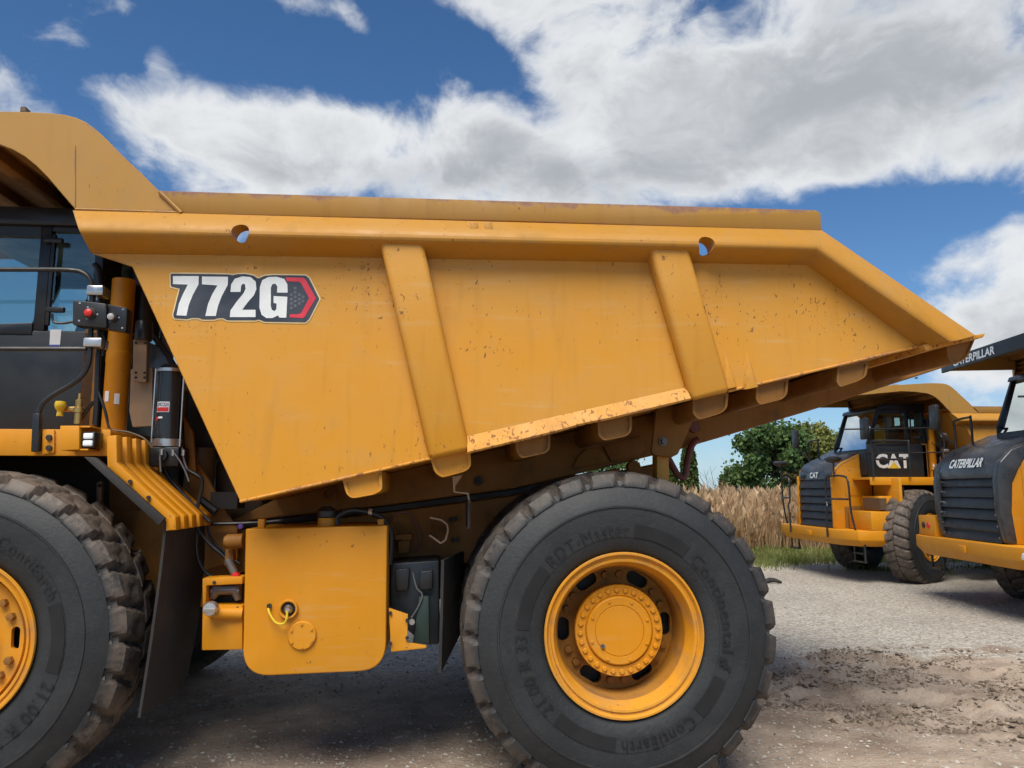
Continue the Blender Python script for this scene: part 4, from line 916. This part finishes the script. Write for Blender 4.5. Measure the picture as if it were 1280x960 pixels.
z2 = A(205, 523, .5).z; curved('canister_mark', z2-.012, z2+.012, -44, -32, RED, cr+.001); curved('canister_mark', z2, z2+.012, -31, -8, WHITE, cr+.001)
g = G(); g.box(cb.x-.08, cb.x+.1, .5, .7, cb.z-.13, cb.z-.005); g.lathe([(.0001, -.02), (.04, -.02), (.04, .04)], 16, (cb.x-.0, .49, cb.z-.06)); g.each('grease_pump', BLACK, truck, bevel=.01)
for q in ([(202, 562), (200, 572), (201, 590)], [(214, 562), (224, 575), (232, 590), (236, 602)], [(228, 560), (230, 575), (234, 586)]): tubep('grease_line', q, .46, .006, GREYMET, truck)
for q in ((202, 565), (216, 566), (229, 566)): G().lathe([(.0001, -.02), (.011, -.018), (.011, .018), (.0001, .02)], 8, tuple(A(*q, .46)), 'Z').build('grease_fitting', STEEL, truck)
G().prism(XZ([(230, 520), (242, 540), (246, 590), (234, 585)], .75), .73, .77).build('canister_bracket', Y_DUST_SHADE, truck, .005)
# valves on the deck
g = G(); c = A(75, 515, .42); g.lathe([(.02, 0), (.016, .03), (.03, .05), (.034, .07), (.03, .09), (.0001, .094)], 16, (c.x, c.y, A(75, 520, .42).z), 'Z'); g.build('yellow_valve_knob', YKNOB, deck)
c = A(97, 530, .42); z = A(97, 530, .42).z; g = G(); g.lathe([(.022, 0), (.022, .07), (.03, .072), (.03, .1), (.022, .105), (.022, .15), (.01, .155), (.008, .19), (.0001, .19)], 14, (c.x, c.y, z), 'Z'); g.build('relief_valve', BRASS, deck)
g = G(); q0, q1 = A(73, 508, .44), A(100, 514, .44); g.box(q0.x, q1.x, .44, .5, q1.z, q0.z); g.build('valve_manifold', BRASS, deck, .006)
tubep('brace', [(98, 530), (108, 514), (117, 502)], .45, .012, BLACK, deck); tubep('deck_cable', [(123, 490), (130, 510), (136, 535)], .4, .008, BLACK, deck)
tubep('deck_cable', [(128, 500), (134, 520), (138, 536), (160, 540), (180, 548), (190, 560)], .42, .006, BROWN, deck)
# rear of the cab: air cleaner, black duct and stay
g = G(); g.tube([(xr1+.2, .95, A(150, 420, .95).z), (xr1+.2, .95, A(150, 330, .95).z)], .11, 18); g.tube([(xr1+.2, .95, A(150, 345, .95).z), (xr1+.25, 1.6, A(150, 345, .95).z)], .08, 14); g.each('air_cleaner', BLACK, truck)
tubep('duct', [(118, 330), (124, 345), (128, 400)], .7, .02, BLACK, truck); tubep('stay', [(165, 395), (200, 430), (225, 470)], .9, .02, BLACK, truck)
g = G(); g.box(.72, 1.15, 1.0, 2.6, 2.0, 2.6); g.build('dark_gap_box', DARK, truck, .03)  # dark box added behind the canister to cover the gap where sky showed
g = G(); g.tube([(.85, .8, 2.0), (.85, .8, 2.42), (1.0, .85, 2.5)], .06, 14); g.build('exhaust_elbow', GREYMET, truck)
g = G(); g.box(1.0, 1.35, 1.15, 2.55, 1.25, 1.95); g.build('hoist_tank', BROWN, truck, .04)

# ------------------------------------------------------------------ front end, shared by the three trucks
def front_end(root, style, near_main=False):
    big = style == 'big'
    fxx = -1.76
    pl = [(fxx, .62), (fxx, 3.12), (-1.68, 3.52), (-.95, 3.68), (-.95, 3.3), (-1.3, 3.0), (-1.3, .7), (-.95, .4), (-.95, .02), (-1.56, .12)]
    g = G(); n = len(pl)
    v = [(x, y, 1.05) for x, y in pl] + [(x+(.03 if i in (0, 1) else 0), y, .86 if i in (0, 1, 2, 9) else .86) for i, (x, y) in enumerate(pl)] + [(x+(.10 if i in (0, 1, 2, 9) else 0), YC+(y-YC)*.97, .74) for i, (x, y) in enumerate(pl)]
    f = [tuple(range(n)), tuple(range(3*n-1, 2*n-1, -1))] + [(i, (i+1) % n, (i+1) % n+n, i+n) for i in range(n)] + [(i+n, (i+1) % n+n, (i+1) % n+2*n, i+2*n) for i in range(n)]
    g.add(v, f); bumper = g.build('bumper', Y_CLEAN, root, .015)
    G().box(fxx-.012, fxx+.02, 1.75, 1.95, .87, .98).build('tow_plate', Y_CLEAN, root, .006)
    for y in ((.42, 3.28) if big else ()):
        s = 1 if y < 1 else -1
        cx_ = -1.62; g = G(); g.box(cx_-.05, cx_+.1, y-.13, y+.13, .86, 1.0); 
        g.build('headlamp_surround', BLACK, root, .01)
        G().box(cx_-.065, cx_-.045, y-.09, y+.09, .885, .975).build('headlamp', LENS, root, .015, 3)
    # hood: yellow sides, dark top panel
    hy0, hy1 = (1.02, 2.68) if not big else (.95, 2.75); hs = -.07
    sidep = [(-1.50, 1.05), (-1.52, 2.05), (-1.46, 2.28), (-1.30, 2.42), (-.72, 2.72), (-.72, 1.05)]
    dz = .15 if not big else .06
    sidep = [(x+hs if x < -1 else x, z) for x, z in sidep]
    if big: sidep = [(x, z if z < 1.5 else z-.08) for x, z in sidep]
    g = G(); g.prism(sidep, hy0, hy0+.05); g.prism(sidep, hy1-.05, hy1); g.box(-.9, -.74, hy0+.06, hy1-.06, 1.06, 2.5)
    hood = g.each('hood', Y_CLEAN, root, 'hood_panel', bevel=.02)
    g = G(); arc = [(-1.505, 1.92), (-1.49, 2.06), (-1.45, 2.16), (-1.38, 2.24), (-1.28, 2.31), (-1.0, 2.46), (-.715, 2.61)]
    if big: arc = [(-1.55, 1.92), (-1.56, 2.05), (-1.52, 2.18), (-1.44, 2.29), (-1.32, 2.38), (-1.05, 2.50), (-.715, 2.63)]
    arc = [(x+hs*(1 if x < -1.2 else .5), z+dz) for x, z in arc]
    ys_ = [hy0-.004, hy0+.015, hy0+.06, hy1-.06, hy1-.015, hy1+.004]; dr = [-.09, -.03, 0, 0, -.03, -.09]; v = []
    for x, z in arc:
        for y, d in zip(ys_, dr): v.append((x-d*.3, y, z+d*.8))
    m_ = len(ys_); f = [(i*m_+k, i*m_+k+1, (i+1)*m_+k+1, (i+1)*m_+k) for i in range(len(arc)-1) for k in range(m_-1)]
    g.add(v, f); g.build('hood_top', HOODTOP, hood, angle=50)
    if big:    # dark surround that bulges ahead of the yellow side
        sp = [(-1.60, 1.06), (-1.68, 1.5), (-1.68, 1.95), (-1.62, 2.2), (-1.45, 2.38), (-1.1, 2.52), (-1.2, 2.35), (-1.36, 2.1), (-1.46, 1.9), (-1.50, 1.5), (-1.46, 1.06)]
        g = G(); g.prism(sp, hy0-.03, hy0+.10); g.prism(sp, hy1-.10, hy1+.03); g.each('grille_surround', HOODTOP, hood, bevel=.03, seg=3)
    gx = -1.60 if not big else -1.64
    gy0, gy1 = (hy0+.06, hy1-.06) if not big else (hy0+.1, hy1-.1)
    gz1 = 2.05 if not big else 2.02
    G().box(gx+.06, gx+.1, gy0, gy1, 1.06, gz1+.1).build('grille_back', GRILLE, hood)
    ns_ = 6
    for k in range(ns_):
        z0 = 1.06 + (gz1-1.06)*k/ns_; z1 = 1.06+(gz1-1.06)*(k+1)/ns_-.012; xo = .0
        if big: xo = .04*(1-abs(k-2.5)/2.5)*-1+.02
        G().add([(gx+xo, gy0, z0), (gx+xo, gy1, z0), (gx+xo+.045, gy1, z1), (gx+xo+.045, gy0, z1), (gx+.08, gy0, z0), (gx+.08, gy1, z0), (gx+.08, gy1, z1), (gx+.08, gy0, z1)], [(0, 1, 2, 3), (4, 7, 6, 5), (0, 4, 5, 1), (3, 2, 6, 7), (0, 3, 7, 4), (1, 5, 6, 2)]).build('grille_slat', GRILLE, hood, .006)
        if big:
            for y in (gy0+.03, gy1-.03): G().lathe([(.014, .01), (.014, -.012), (.0001, -.012)], 8, (gx+xo+.012, y, (z0+z1)/2), 'X').build('slat_bolt', STEEL, hood)
    if not big:
        G().add([(-1.512, 1.95-.09, 1.94), (-1.512, 1.95-.09, 1.94), (-1.512, 1.95, 2.0)], [(0, 1, 2)])
        text_on('hood_lettering', 'CAT', lambda a, b: (-1.592+b*.014, 2.05-.40*a, 2.10+b*.125), WHITED, hood, .03)
        for y in (1.25, 2.42): G().box(-1.59, -1.56, y-.09, y+.09, 2.095, 2.18).build('hood_vent', GRILLE, hood, .005)
        for y in (hy0+.02, hy1-.02): G().box(-1.605, -1.57, y-.03, y+.03, 1.06, 2.15).build('grille_edge', Y_CLEAN, hood, .012)
    else:
        x0, z0, x1, z1 = -1.652, 2.14, -1.585, 2.28
        text_on('hood_lettering', 'CATERPILLAR', lambda a, b: (x0+(x1-x0)*b, 2.30-.95*a, z0+(z1-z0)*b), WHITED, hood, .03)
    # service panels on the hood side
    for (xa, xb, za, zb) in ((-1.32, -.82, 1.72, 2.28), ):
        G().box(xa, xb, hy0-.012, hy0-.001, za, zb).build('hood_side_panel', Y_CLEAN, hood, .008)
    # steps between bumper and deck on the operator side
    g = G(); g.box(-1.3, -.72, .08, hy0-.06, 1.052, 1.42); st_ = g.build('step_box', Y_CLEAN, root, .015)
    g = G(); g.box(-1.0, -.72, .3, hy0-.06, 1.425, 1.72); g.build('step_box', Y_CLEAN, root, .015)
    G().box(-1.04, -.9, .2, .85, 1.45, 1.68).build('step_recess', BROWN, root)
    G().box(-.72, -.66, .03, hy0-.02, 1.06, 2.08).build('fender_front', Y_CLEAN, root, .01)
    G().box(-.72, -.66, hy1+.02, 3.67, 1.06, 2.08).build('fender_front', Y_CLEAN, root, .01)
    g = G(); g.box(-1.3, -.72, hy1+.06, 3.5, 1.052, 1.30); g.build('step_box', Y_CLEAN, root, .015)
    if big:
        g = G(); g.box(-1.66, -1.3, 2.86, 3.42, 1.052, 1.38); lb = g.build('lamp_box', Y_CLEAN, root, .01)
        for y in (3.08, 3.24): G().lathe([(.0001, -.012), (.05, -.012), (.055, 0), (.055, .02)], 16, (-1.66, y, 1.22), 'X').build('round_lamp', RED if y < 3.2 else DARK, root)
    G().box(-.62, -.58, .1, .5, 1.3, 1.9).build('extinguisher_bracket', BLACK, root)
    G().lathe([(.0001, 1.15), (.06, 1.15), (.06, 1.5), (.03, 1.56), (.0001, 1.58)], 14, (-.78, .16, 0), 'Z').build('fire_extinguisher', RED, root)
    # ladder below the bumper
    for y in (.16, .56): G().tube([(-1.42, y, .80), (-1.42, y, .42)], .022, 8).build('ladder_rail', BLACK, root)
    for z in (.44, .6): G().box(-1.47, -1.37, .17, .55, z-.015, z+.015).build('ladder_rung', BLACK, root)
    for y in (3.14, 3.54): G().tube([(-1.42, y, .80), (-1.42, y, .48)], .022, 8).build('ladder_rail', BLACK, root)
    G().box(-1.47, -1.37, 3.15, 3.53, .48, .51).build('ladder_rung', BLACK, root)
    # handrails on the bumper and mirrors
    def rl(pts): G().tube(smoothpath(pts, 4), .02, 8).build('handrail', BLACK, root)
    if not big:
        for ya, yb in ((.95, .25), (2.75, 3.45)):
            rl([(fxx-.02, ya, .88), (fxx-.02, ya, 1.25), (fxx-.02, ya+.05*(1 if ya < 2 else -1)*-1, 1.5), (fxx, ya, 1.62), (fxx, ya, 2.05), (fxx+.03, ya+(yb-ya)*.2, 2.12), (fxx+.1, ya+(yb-ya)*.75, 2.12), (fxx+.12, yb, 2.0), (fxx+.15, yb, 1.4), (-1.52, yb-.02, .9)])
            rl([(fxx, ya, 1.66), (fxx+.1, yb, 1.66)])
            ym = ya+(yb-ya)*.4 if ya < 2 else 3.3
            G().tube([(fxx+.05, ym, 2.1), (fxx+.05, ym, 2.42)], .018, 8).build('mirror_stalk', BLACK, root)
            g = G(); g.lathe([(.0001, -.075), (.12, -.05), (.17, 0), (.17, .03), (.12, .06), (.0001, .07)], 18, (fxx+.05, ym, 2.46), 'Z'); g.build('mirror', BLACK, root)
    else:
        rl([(-1.42, .5, 1.08), (-1.42, .5, 1.5), (-1.45, .5, 2.02), (-1.38, .48, 2.08), (-.9, .4, 2.09), (-.62, .35, 2.1)])
        rl([(-1.43, .5, 1.62), (-.9, .42, 1.62), (-.66, .36, 1.62)])
    # deck rails and mirrors further up
    rl([(-1.1, .25, 2.09), (-1.1, .25, 2.75), (-1.06, .25, 2.82), (-.4, .25, 2.82), (-.34, .25, 2.75), (-.34, .25, 2.1)])
    rl([(-1.1, .25, 2.45), (-.34, .25, 2.45)])
    rl([(-1.14, 2.5, 2.09), (-1.14, 2.5, 2.9), (-1.12, 2.6, 2.98), (-1.0, 3.3, 2.98), (-.95, 3.4, 2.9), (-.95, 3.4, 2.09)])
    for y in (3.45, .2):
        G().tube(smoothpath([(-.98, y, 2.6), (-1.2, y+.05, 2.9), (-1.22, y+.05, 3.3)], 3), .02, 8).build('mirror_arm', BLACK, root)
        G().box(-1.26, -1.18, y-.06, y+.2, 2.85, 3.28).build('mirror', BLACK, root, .02)
    # visor print
    return hood
front_end(truck, 'small')
SKIP = ('decal', 'switch_box', 'switch_box_cover', 'box_screw', 'paper_label', 'label_stripe', 'canister_label_lettering', 'weld_pad', 'gusset', 'raised_lettering', 'sidewall_band', 'hose', 'red_stop_button', 'grey_button', 'button_collar', 'fire_extinguisher')
FRONT = ('bumper', 'tow_plate', 'headlamp_surround', 'headlamp', 'hood', 'step_box', 'step_recess', 'fender_front', 'lamp_box', 'round_lamp', 'extinguisher_bracket', 'ladder_rail', 'ladder_rung', 'mirror', 'mirror_stalk', 'mirror_arm', 'handrail')
def truck_copy(loc, rz, sc, label, style):
    r = empty('dump_truck', loc, rz, label, 'dump truck', 'yellow dump trucks parked in the yard'); r.scale = (sc, sc, sc)
    for ch in list(truck.children):
        b = ch.name.split('.')[0]
        if b in SKIP or b in FRONT: continue
        c = copy_tree(ch, r, SKIP)
        c.matrix_parent_inverse = Matrix.Identity(4)
    for c in r.children:      # front wheels left turned to the left
        if c.name.split('.')[0] == 'wheel' and abs(c.location.x-FA) < .3: c.rotation_euler.z += R(33); c.location.y += .12 if c.location.y < 1 else -.12
    front_end(r, style)
    return r
def child(root, name):
    for c in root.children:
        if c.name.split('.')[0] == name: return c
mid_t = truck_copy((9.1, 9.3, -.02), R(-1), .95, 'yellow dump truck with black front handrails and white CAT on its cab side', 'small')
rgt_t = truck_copy((8.95, 4.35, -.02), R(-8), .97, 'yellow dump truck cut by the right edge, CATERPILLAR on its black hood and visor', 'big')
for r_, big in ((mid_t, 0), (rgt_t, 1)):
    bd_ = child(r_, 'dump_body'); cb_ = child(r_, 'cab')
    text_on('visor_lettering', 'CATERPILLAR', lambda a, b: (fx-.062+.01*b, 1.85-1.15*a, 3.705+b*.125), WHITED, bd_, .03)
    if not big:
        x0, z0 = -.78, cz+.20; wd, hg = .74, .30
        text_on('cab_lettering', 'CAT', lambda a, b: (x0+a*wd, CY0-.006, z0+b*hg), WHITED, cb_, .035)
        G().add([(x0+.26, CY0-.010, z0), (x0+.50, CY0-.010, z0), (x0+.38, CY0-.010, z0+.13)], [(0, 1, 2)]).build('cab_lettering_triangle', YKNOB, cb_, smooth=False)

# ------------------------------------------------------------------ vegetation
def leaf_mat(name, c0, c1, c2, trans=.25):
    m, t, p = mat(name)
    ge = N(t, 'ShaderNodeNewGeometry'); rp = ge.outputs['Random Per Island']
    tc = N(t, 'ShaderNodeTexCoord')
    n = noi(t, tc.outputs['Object'], 1.1, 3, .6)
    c = MIX(t, MR(t, n, .35, .65), MIX(t, rp, c0, c1), MIX(t, rp, c1, c2))
    L(t, c, p.inputs['Base Color']); p.inputs['Roughness'].default_value = .65; p.inputs['Specular IOR Level'].default_value = .25
    tr = N(t, 'ShaderNodeBsdfTranslucent'); L(t, c, tr.inputs[0])
    mx = N(t, 'ShaderNodeMixShader'); mx.inputs[0].default_value = trans
    out = t.nodes['Material Output']; L(t, p.outputs[0], mx.inputs[1]); L(t, tr.outputs[0], mx.inputs[2]); L(t, mx.outputs[0], out.inputs[0])
    return m
LEAF_D = leaf_mat('leaves dark green', (.045, .09, .028), (.085, .155, .045), (.14, .20, .06))
LEAF_Y = leaf_mat('leaves yellow green', (.09, .12, .03), (.17, .195, .045), (.26, .25, .075))
LEAF_B = leaf_mat('leaves olive brown', (.085, .085, .03), (.15, .125, .05), (.21, .165, .07))
LEAF_T = leaf_mat('arborvitae foliage', (.03, .06, .015), (.06, .095, .022), (.10, .13, .03))
STRAW = leaf_mat('dry straw', (.33, .205, .105), (.52, .355, .20), (.66, .48, .29), .3)
GRASS = leaf_mat('low grass', (.09, .13, .025), (.19, .22, .055), (.33, .31, .12), .3)
BARK = simple('bark', (.075, .06, .048), .9, var=.3, scale=14, bump=.6, bscale=30)
def leafquads(pts, size, rn, flat_=.0):
    v = []; f = []
    for (p, s) in pts:
        d = Vector((rn.gauss(0, 1), rn.gauss(0, 1), rn.gauss(0, .8))).normalized(); e = d.orthogonal().normalized()
        e = Matrix.Rotation(rn.uniform(0, 6.28), 3, d) @ e; h = d.cross(e)
        L_ = size*s*rn.uniform(.7, 1.3); W_ = L_*.42; b = len(v)
        v += [p-e*L_*.5, p+h*W_+d*W_*.25, p+e*L_*.5, p-h*W_+d*W_*.25]; f.append((b, b+1, b+2, b+3))
    return v, f
def tree(name, base, h, rx, crown_lo, lm, label, seed, nleaf=7000, leaf=.16, lobes=26, group='trees beyond the dry reeds', cat='tree', gap=.55):
    rn = random.Random(seed)
    root = empty(name, base, 0, label, cat, group)
    g = G(); tips = []
    g.tube(smoothpath([(0, 0, -.1), (rn.uniform(-.1, .1), rn.uniform(-.1, .1), h*.3), (rn.uniform(-.2, .2), rn.uniform(-.2, .2), h*.6), (rn.uniform(-.2, .2), 0, h*.92)], 3), [h*.028*(1-.085*i) for i in range(10)], 8)
    for k in range(lobes):
        a = rn.uniform(0, 2*PI); zf = rn.uniform(0, 1); z = crown_lo + (h-crown_lo)*zf
        env = math.sin(PI*min(1, .16+.84*(1-zf)**.8))**.7 if zf > .25 else (.6+1.4*zf)
        r = rx*env*rn.uniform(.45, 1.0); tip = Vector((r*math.cos(a), r*math.sin(a), z))
        s_ = Vector((0, 0, max(h*.15, z-r*.7))); tips.append((tip, rx*rn.uniform(.22, .42)))
        g.tube([s_, s_.lerp(tip, .5)+Vector((0, 0, .08*h*rn.random())), tip], [h*.011, h*.007, h*.003], 5)
    g.build('trunk', BARK, root)
    pts = []
    per = nleaf//lobes
    for tip, rr in tips:
        for _ in range(per):
            d = Vector((rn.gauss(0, 1), rn.gauss(0, 1), rn.gauss(0, .75))); d = d.normalized()*rr*(rn.random()**gap)
            pts.append((tip+d, 1.0))
        for _ in range(per//14):    # sprays that break the outline
            d = Vector((rn.gauss(0, 1), rn.gauss(0, 1), rn.gauss(0.4, .8))).normalized()*rr*rn.uniform(1, 1.45); pts.append((tip+d, .9))
    v, f = leafquads(pts, leaf, rn); cr_ = G().add(v, f).build('crown', lm, root, smooth=False, weld=False)
    return root
def gat(px, Y): p = at(px, 612, Y); return (p.x, Y, 0)
tree('leafy_tree', gat(957, 30), 4.4, 1.8, .9, LEAF_D, 'dark green leafy tree rising above the reeds left of the CAT truck', 3, 14000, .19, 46)
tree('leafy_tree', gat(1003, 33), 4.6, 1.8, .8, LEAF_Y, 'yellow green tree between the dark tree and the handrailed truck', 5, 10000, .2, 36)
tree('leafy_tree', gat(1030, 36), 4.5, 2.0, .8, LEAF_Y, 'yellow green tree half hidden behind the truck mirrors', 8, 10000, .2, 36)
tree('leafy_tree', gat(915, 34), 2.4, .9, .3, LEAF_B, 'low olive brown bush at the left foot of the dark tree', 9, 2500, .15, 16, cat='bush')
tree('leafy_tree', gat(985, 29), 3.2, .8, .5, LEAF_B, 'brownish thin crowned tree beside the dark green tree', 10, 2200, .15, 16)
tree('leafy_tree', gat(1075, 34), 4.0, 2.0, .8, LEAF_D, 'dark green tree behind the windscreen of the handrailed truck', 11, 6000, .18)
tree('leafy_tree', gat(1170, 40), 4.2, 2.4, .8, LEAF_Y, 'broad tree hidden behind the parked trucks', 12, 4000, .2)
tree('leafy_tree', gat(760, 34), 3.6, 1.9, .8, LEAF_D, 'dark tree standing behind the large rear wheel', 13, 4000, .18)
# narrow evergreens
def arborvitae(base, h, r, label, seed):
    rn = random.Random(seed); root = empty('arborvitae', base, 0, label, 'evergreen', 'columnar evergreens behind the dump body')
    G().tube([(0, 0, -.1), (0, 0, h*.9)], [.08, .02], 7).build('trunk', BARK, root)
    pts = []
    for _ in range(5200):
        zf = rn.random()**.9; env = r*min(1, (zf/.12)**.5)*(1-zf**3.2)**.75
        a = rn.uniform(0, 2*PI); q = env*(.72+.36*rn.random()*(1+.5*noise.noise((math.cos(a)*2, math.sin(a)*2, zf*9))))
        pts.append((Vector((q*math.cos(a), q*math.sin(a), .1+zf*h)), 1.0))
    v, f = leafquads(pts, .13, rn); G().add(v, f).build('crown', LEAF_T, root, smooth=False, weld=False)
arborvitae(gat(862, 24), 3.7, .36, 'slim columnar evergreen seen under the dump body beside the red cable', 1)
arborvitae(gat(841, 25), 2.7, .28, 'smaller columnar evergreen just left of the red cable', 2)
# bare shrub
rn = random.Random(4); sb = empty('bare_shrub', gat(896, 27), 0, 'leafless thin twigged shrub between the evergreen and the dark tree', 'shrub')
def twigs(name, n_, z0):
    g = G()
    for k in range(n_):
        a = rn.uniform(0, 6.28); sp = rn.uniform(.1, .75); hh = rn.uniform(1.5, 2.9)
        p0 = Vector((rn.uniform(-.15, .15), rn.uniform(-.15, .15), 0)); p2 = Vector((sp*math.cos(a), sp*math.sin(a), hh)); p1 = p0.lerp(p2, .5)+Vector((0, 0, .2))
        g.tube(smoothpath([p0, p1, p2], 3), [.02, .017, .014, .011, .009, .007, .004], 5)
        for _ in range(4):
            t_ = rn.uniform(.4, .95); b = p0.lerp(p2, t_); g.tube([b, b+Vector((rn.uniform(-.3, .3), rn.uniform(-.3, .3), rn.uniform(.15, .5)))], [.007, .003], 4)
    o = g.build(name, BARK, sb); o['kind'] = 'stuff'; return o
twigs('twigs', 14, 0)
# tall dry reeds: too many to count
rn = random.Random(21); g = G()
def blade(g, x, y, h, w, lean, a, z=0.0, plume=False):
    ca, sa = math.cos(a), math.sin(a); b = len(g.v); ux, uy = -sa*w, ca*w
    lx, ly = lean*math.cos(a*3.1), lean*math.sin(a*3.1)
    g.v += [(x-ux, y-uy, z), (x+ux, y+uy, z), (x+lx*.35-ux*.8, y+ly*.35-uy*.8, z+h*.55), (x+lx*.35+ux*.8, y+ly*.35+uy*.8, z+h*.55), (x+lx, y+ly, z+h)]
    g.f += [(b, b+1, b+3, b+2), (b+2, b+3, b+4)]
    if plume:
        b = len(g.v); q = .03; px, py, pz = x+lx, y+ly, z+h
        g.v += [(px, py, pz-.26), (px+ux*5+lx*.1, py+uy*5, pz-.08), (px+lx*.4, py+ly*.4, pz+.1), (px-ux*5, py-uy*5, pz-.1)]; g.f += [(b, b+1, b+2, b+3)]
cnt = 0
while cnt < 44000:
    y = 17.0+9*rn.random()**1.6; x = rn.uniform(-6, 34)
    if rn.random() > .55 and not (7.5 < x < 16): continue
    e = 17.2+.7*noise.noise((x*.5, 0, 7)) 
    if y < e: continue
    hh = (1.25+.35*noise.noise((x*.4, y*.4, 3))+rn.uniform(-.45, .5))*(.75 if y < e+.5 else 1)
    blade(g, x, y, hh, rn.uniform(.006, .014), rn.uniform(.05, .5), rn.uniform(0, 6.28), 0, rn.random() < .45); cnt += 1
reeds = g.build('dry_reeds', STRAW, smooth=False, weld=False); tag(reeds, 'tall tan dry reeds growing in a band behind the trucks', 'reeds', kind='stuff')
# low green grass along the edge of the yard
g = G(); cnt = 0
while cnt < 46000:
    y = rn.uniform(10.5, 19); x = rn.uniform(1, 24)
    den = noise.noise((x*.45, y*.9, 11)) + (y-12.4)*.36
    if den < rn.uniform(-.1, .55): continue
    blade(g, x, y, rn.uniform(.05, .20)*(1+.8*max(0, noise.noise((x*.8, y*.8, 1)))), rn.uniform(.006, .012), rn.uniform(.02, .12), rn.uniform(0, 6.28), gz(x, y)-.01); cnt += 1
gr = g.build('low_grass', GRASS, smooth=False, weld=False); tag(gr, 'patchy low green grass between the gravel and the dry reeds', 'grass', kind='stuff')

# ------------------------------------------------------------------ loose stones and clods
def pebbles(name, m, n_, sampler, s0, s1, seed, label, cat):
    rn = random.Random(seed); g = G()
    base = [(1, 0, 0), (-1, 0, 0), (0, 1, 0), (0, -1, 0), (0, 0, 1), (0, 0, -1)]; fc = [(0, 2, 4), (2, 1, 4), (1, 3, 4), (3, 0, 4), (2, 0, 5), (1, 2, 5), (3, 1, 5), (0, 3, 5)]
    for _ in range(n_):
        x, y = sampler(rn); s = s0*(s1/s0)**(rn.random()**2.2); a = rn.uniform(0, 6.28); ca, sa = math.cos(a), math.sin(a)
        k = (s*rn.uniform(.8, 1.4), s*rn.uniform(.6, 1.1), s*rn.uniform(.4, .8)); z = gz(x, y)+k[2]*.25; b = len(g.v)
        for p in base:
            q = (p[0]*k[0]+rn.uniform(-.3, .3)*s, p[1]*k[1]+rn.uniform(-.3, .3)*s, p[2]*k[2]+rn.uniform(-.2, .2)*s)
            g.v.append((x+q[0]*ca-q[1]*sa, y+q[0]*sa+q[1]*ca, z+q[2]))
        g.f += [tuple(i+b for i in t_) for t_ in fc]
    o = g.build(name, m, smooth=False, weld=False); tag(o, label, cat, kind='stuff'); return o
def stone_mat(name, a, b, c_):
    m, t, p = mat(name); ge = N(t, 'ShaderNodeNewGeometry'); rp = ge.outputs['Random Per Island']
    L(t, MIX(t, rp, MIX(t, rp, a, b), MIX(t, rp, b, c_)), p.inputs['Base Color']); p.inputs['Roughness'].default_value = .85; return m
ST = stone_mat('stone', (.2, .172, .14), (.38, .345, .295), (.54, .50, .43)); CL = stone_mat('soil clod', (.085, .062, .044), (.2, .15, .108), (.34, .27, .2))
def samp_all(rn):
    while True:
        d = 3.6+ 13*rn.random()**1.5; a = rn.uniform(-.72, .78)
        x, y = d*math.sin(a), -4.53+d*math.cos(a)
        if y > -1.5 and (rutmask(x, y) < .15 or rn.random() < .35): return x, y
pebbles('gravel', ST, 34000, samp_all, .005, .020, 31, 'loose grey gravel scattered over the whole yard', 'gravel')
def samp_rut(rn):
    while True:
        x, y = rn.uniform(2.2, 7.6), rn.uniform(.4, 4.2); m = rutmask(x, y)
        if m > 0 and noise.noise((x*1.3, y*3, 2))+.35*rn.random() > .12: return x, y
pebbles('soil_clods', CL, 9000, samp_rut, .006, .034, 32, 'crumbled brown soil clods in the churned ground behind the rear wheel', 'soil')
# a worn scrap of rubber lying on the gravel beyond the rear wheel
p = atz(966, 729); g = G(); g.tube(smoothpath([(-.22, 0, .03), (-.1, .06, .09), (.06, .02, .10), (.2, -.05, .05), (.27, -.02, .02)], 4), [.03, .06, .08, .09, .09, .09, .08, .08, .07, .07, .06, .06, .05, .045, .04, .03, .02], 8)
rs = g.build('rubber_scrap', RUBBER); rs.location = (p.x, p.y, .0); rs.scale = (.6, .6, .55); tag(rs, 'dark scrap of rubber lying on gravel just right of the rear tyre', 'scrap')
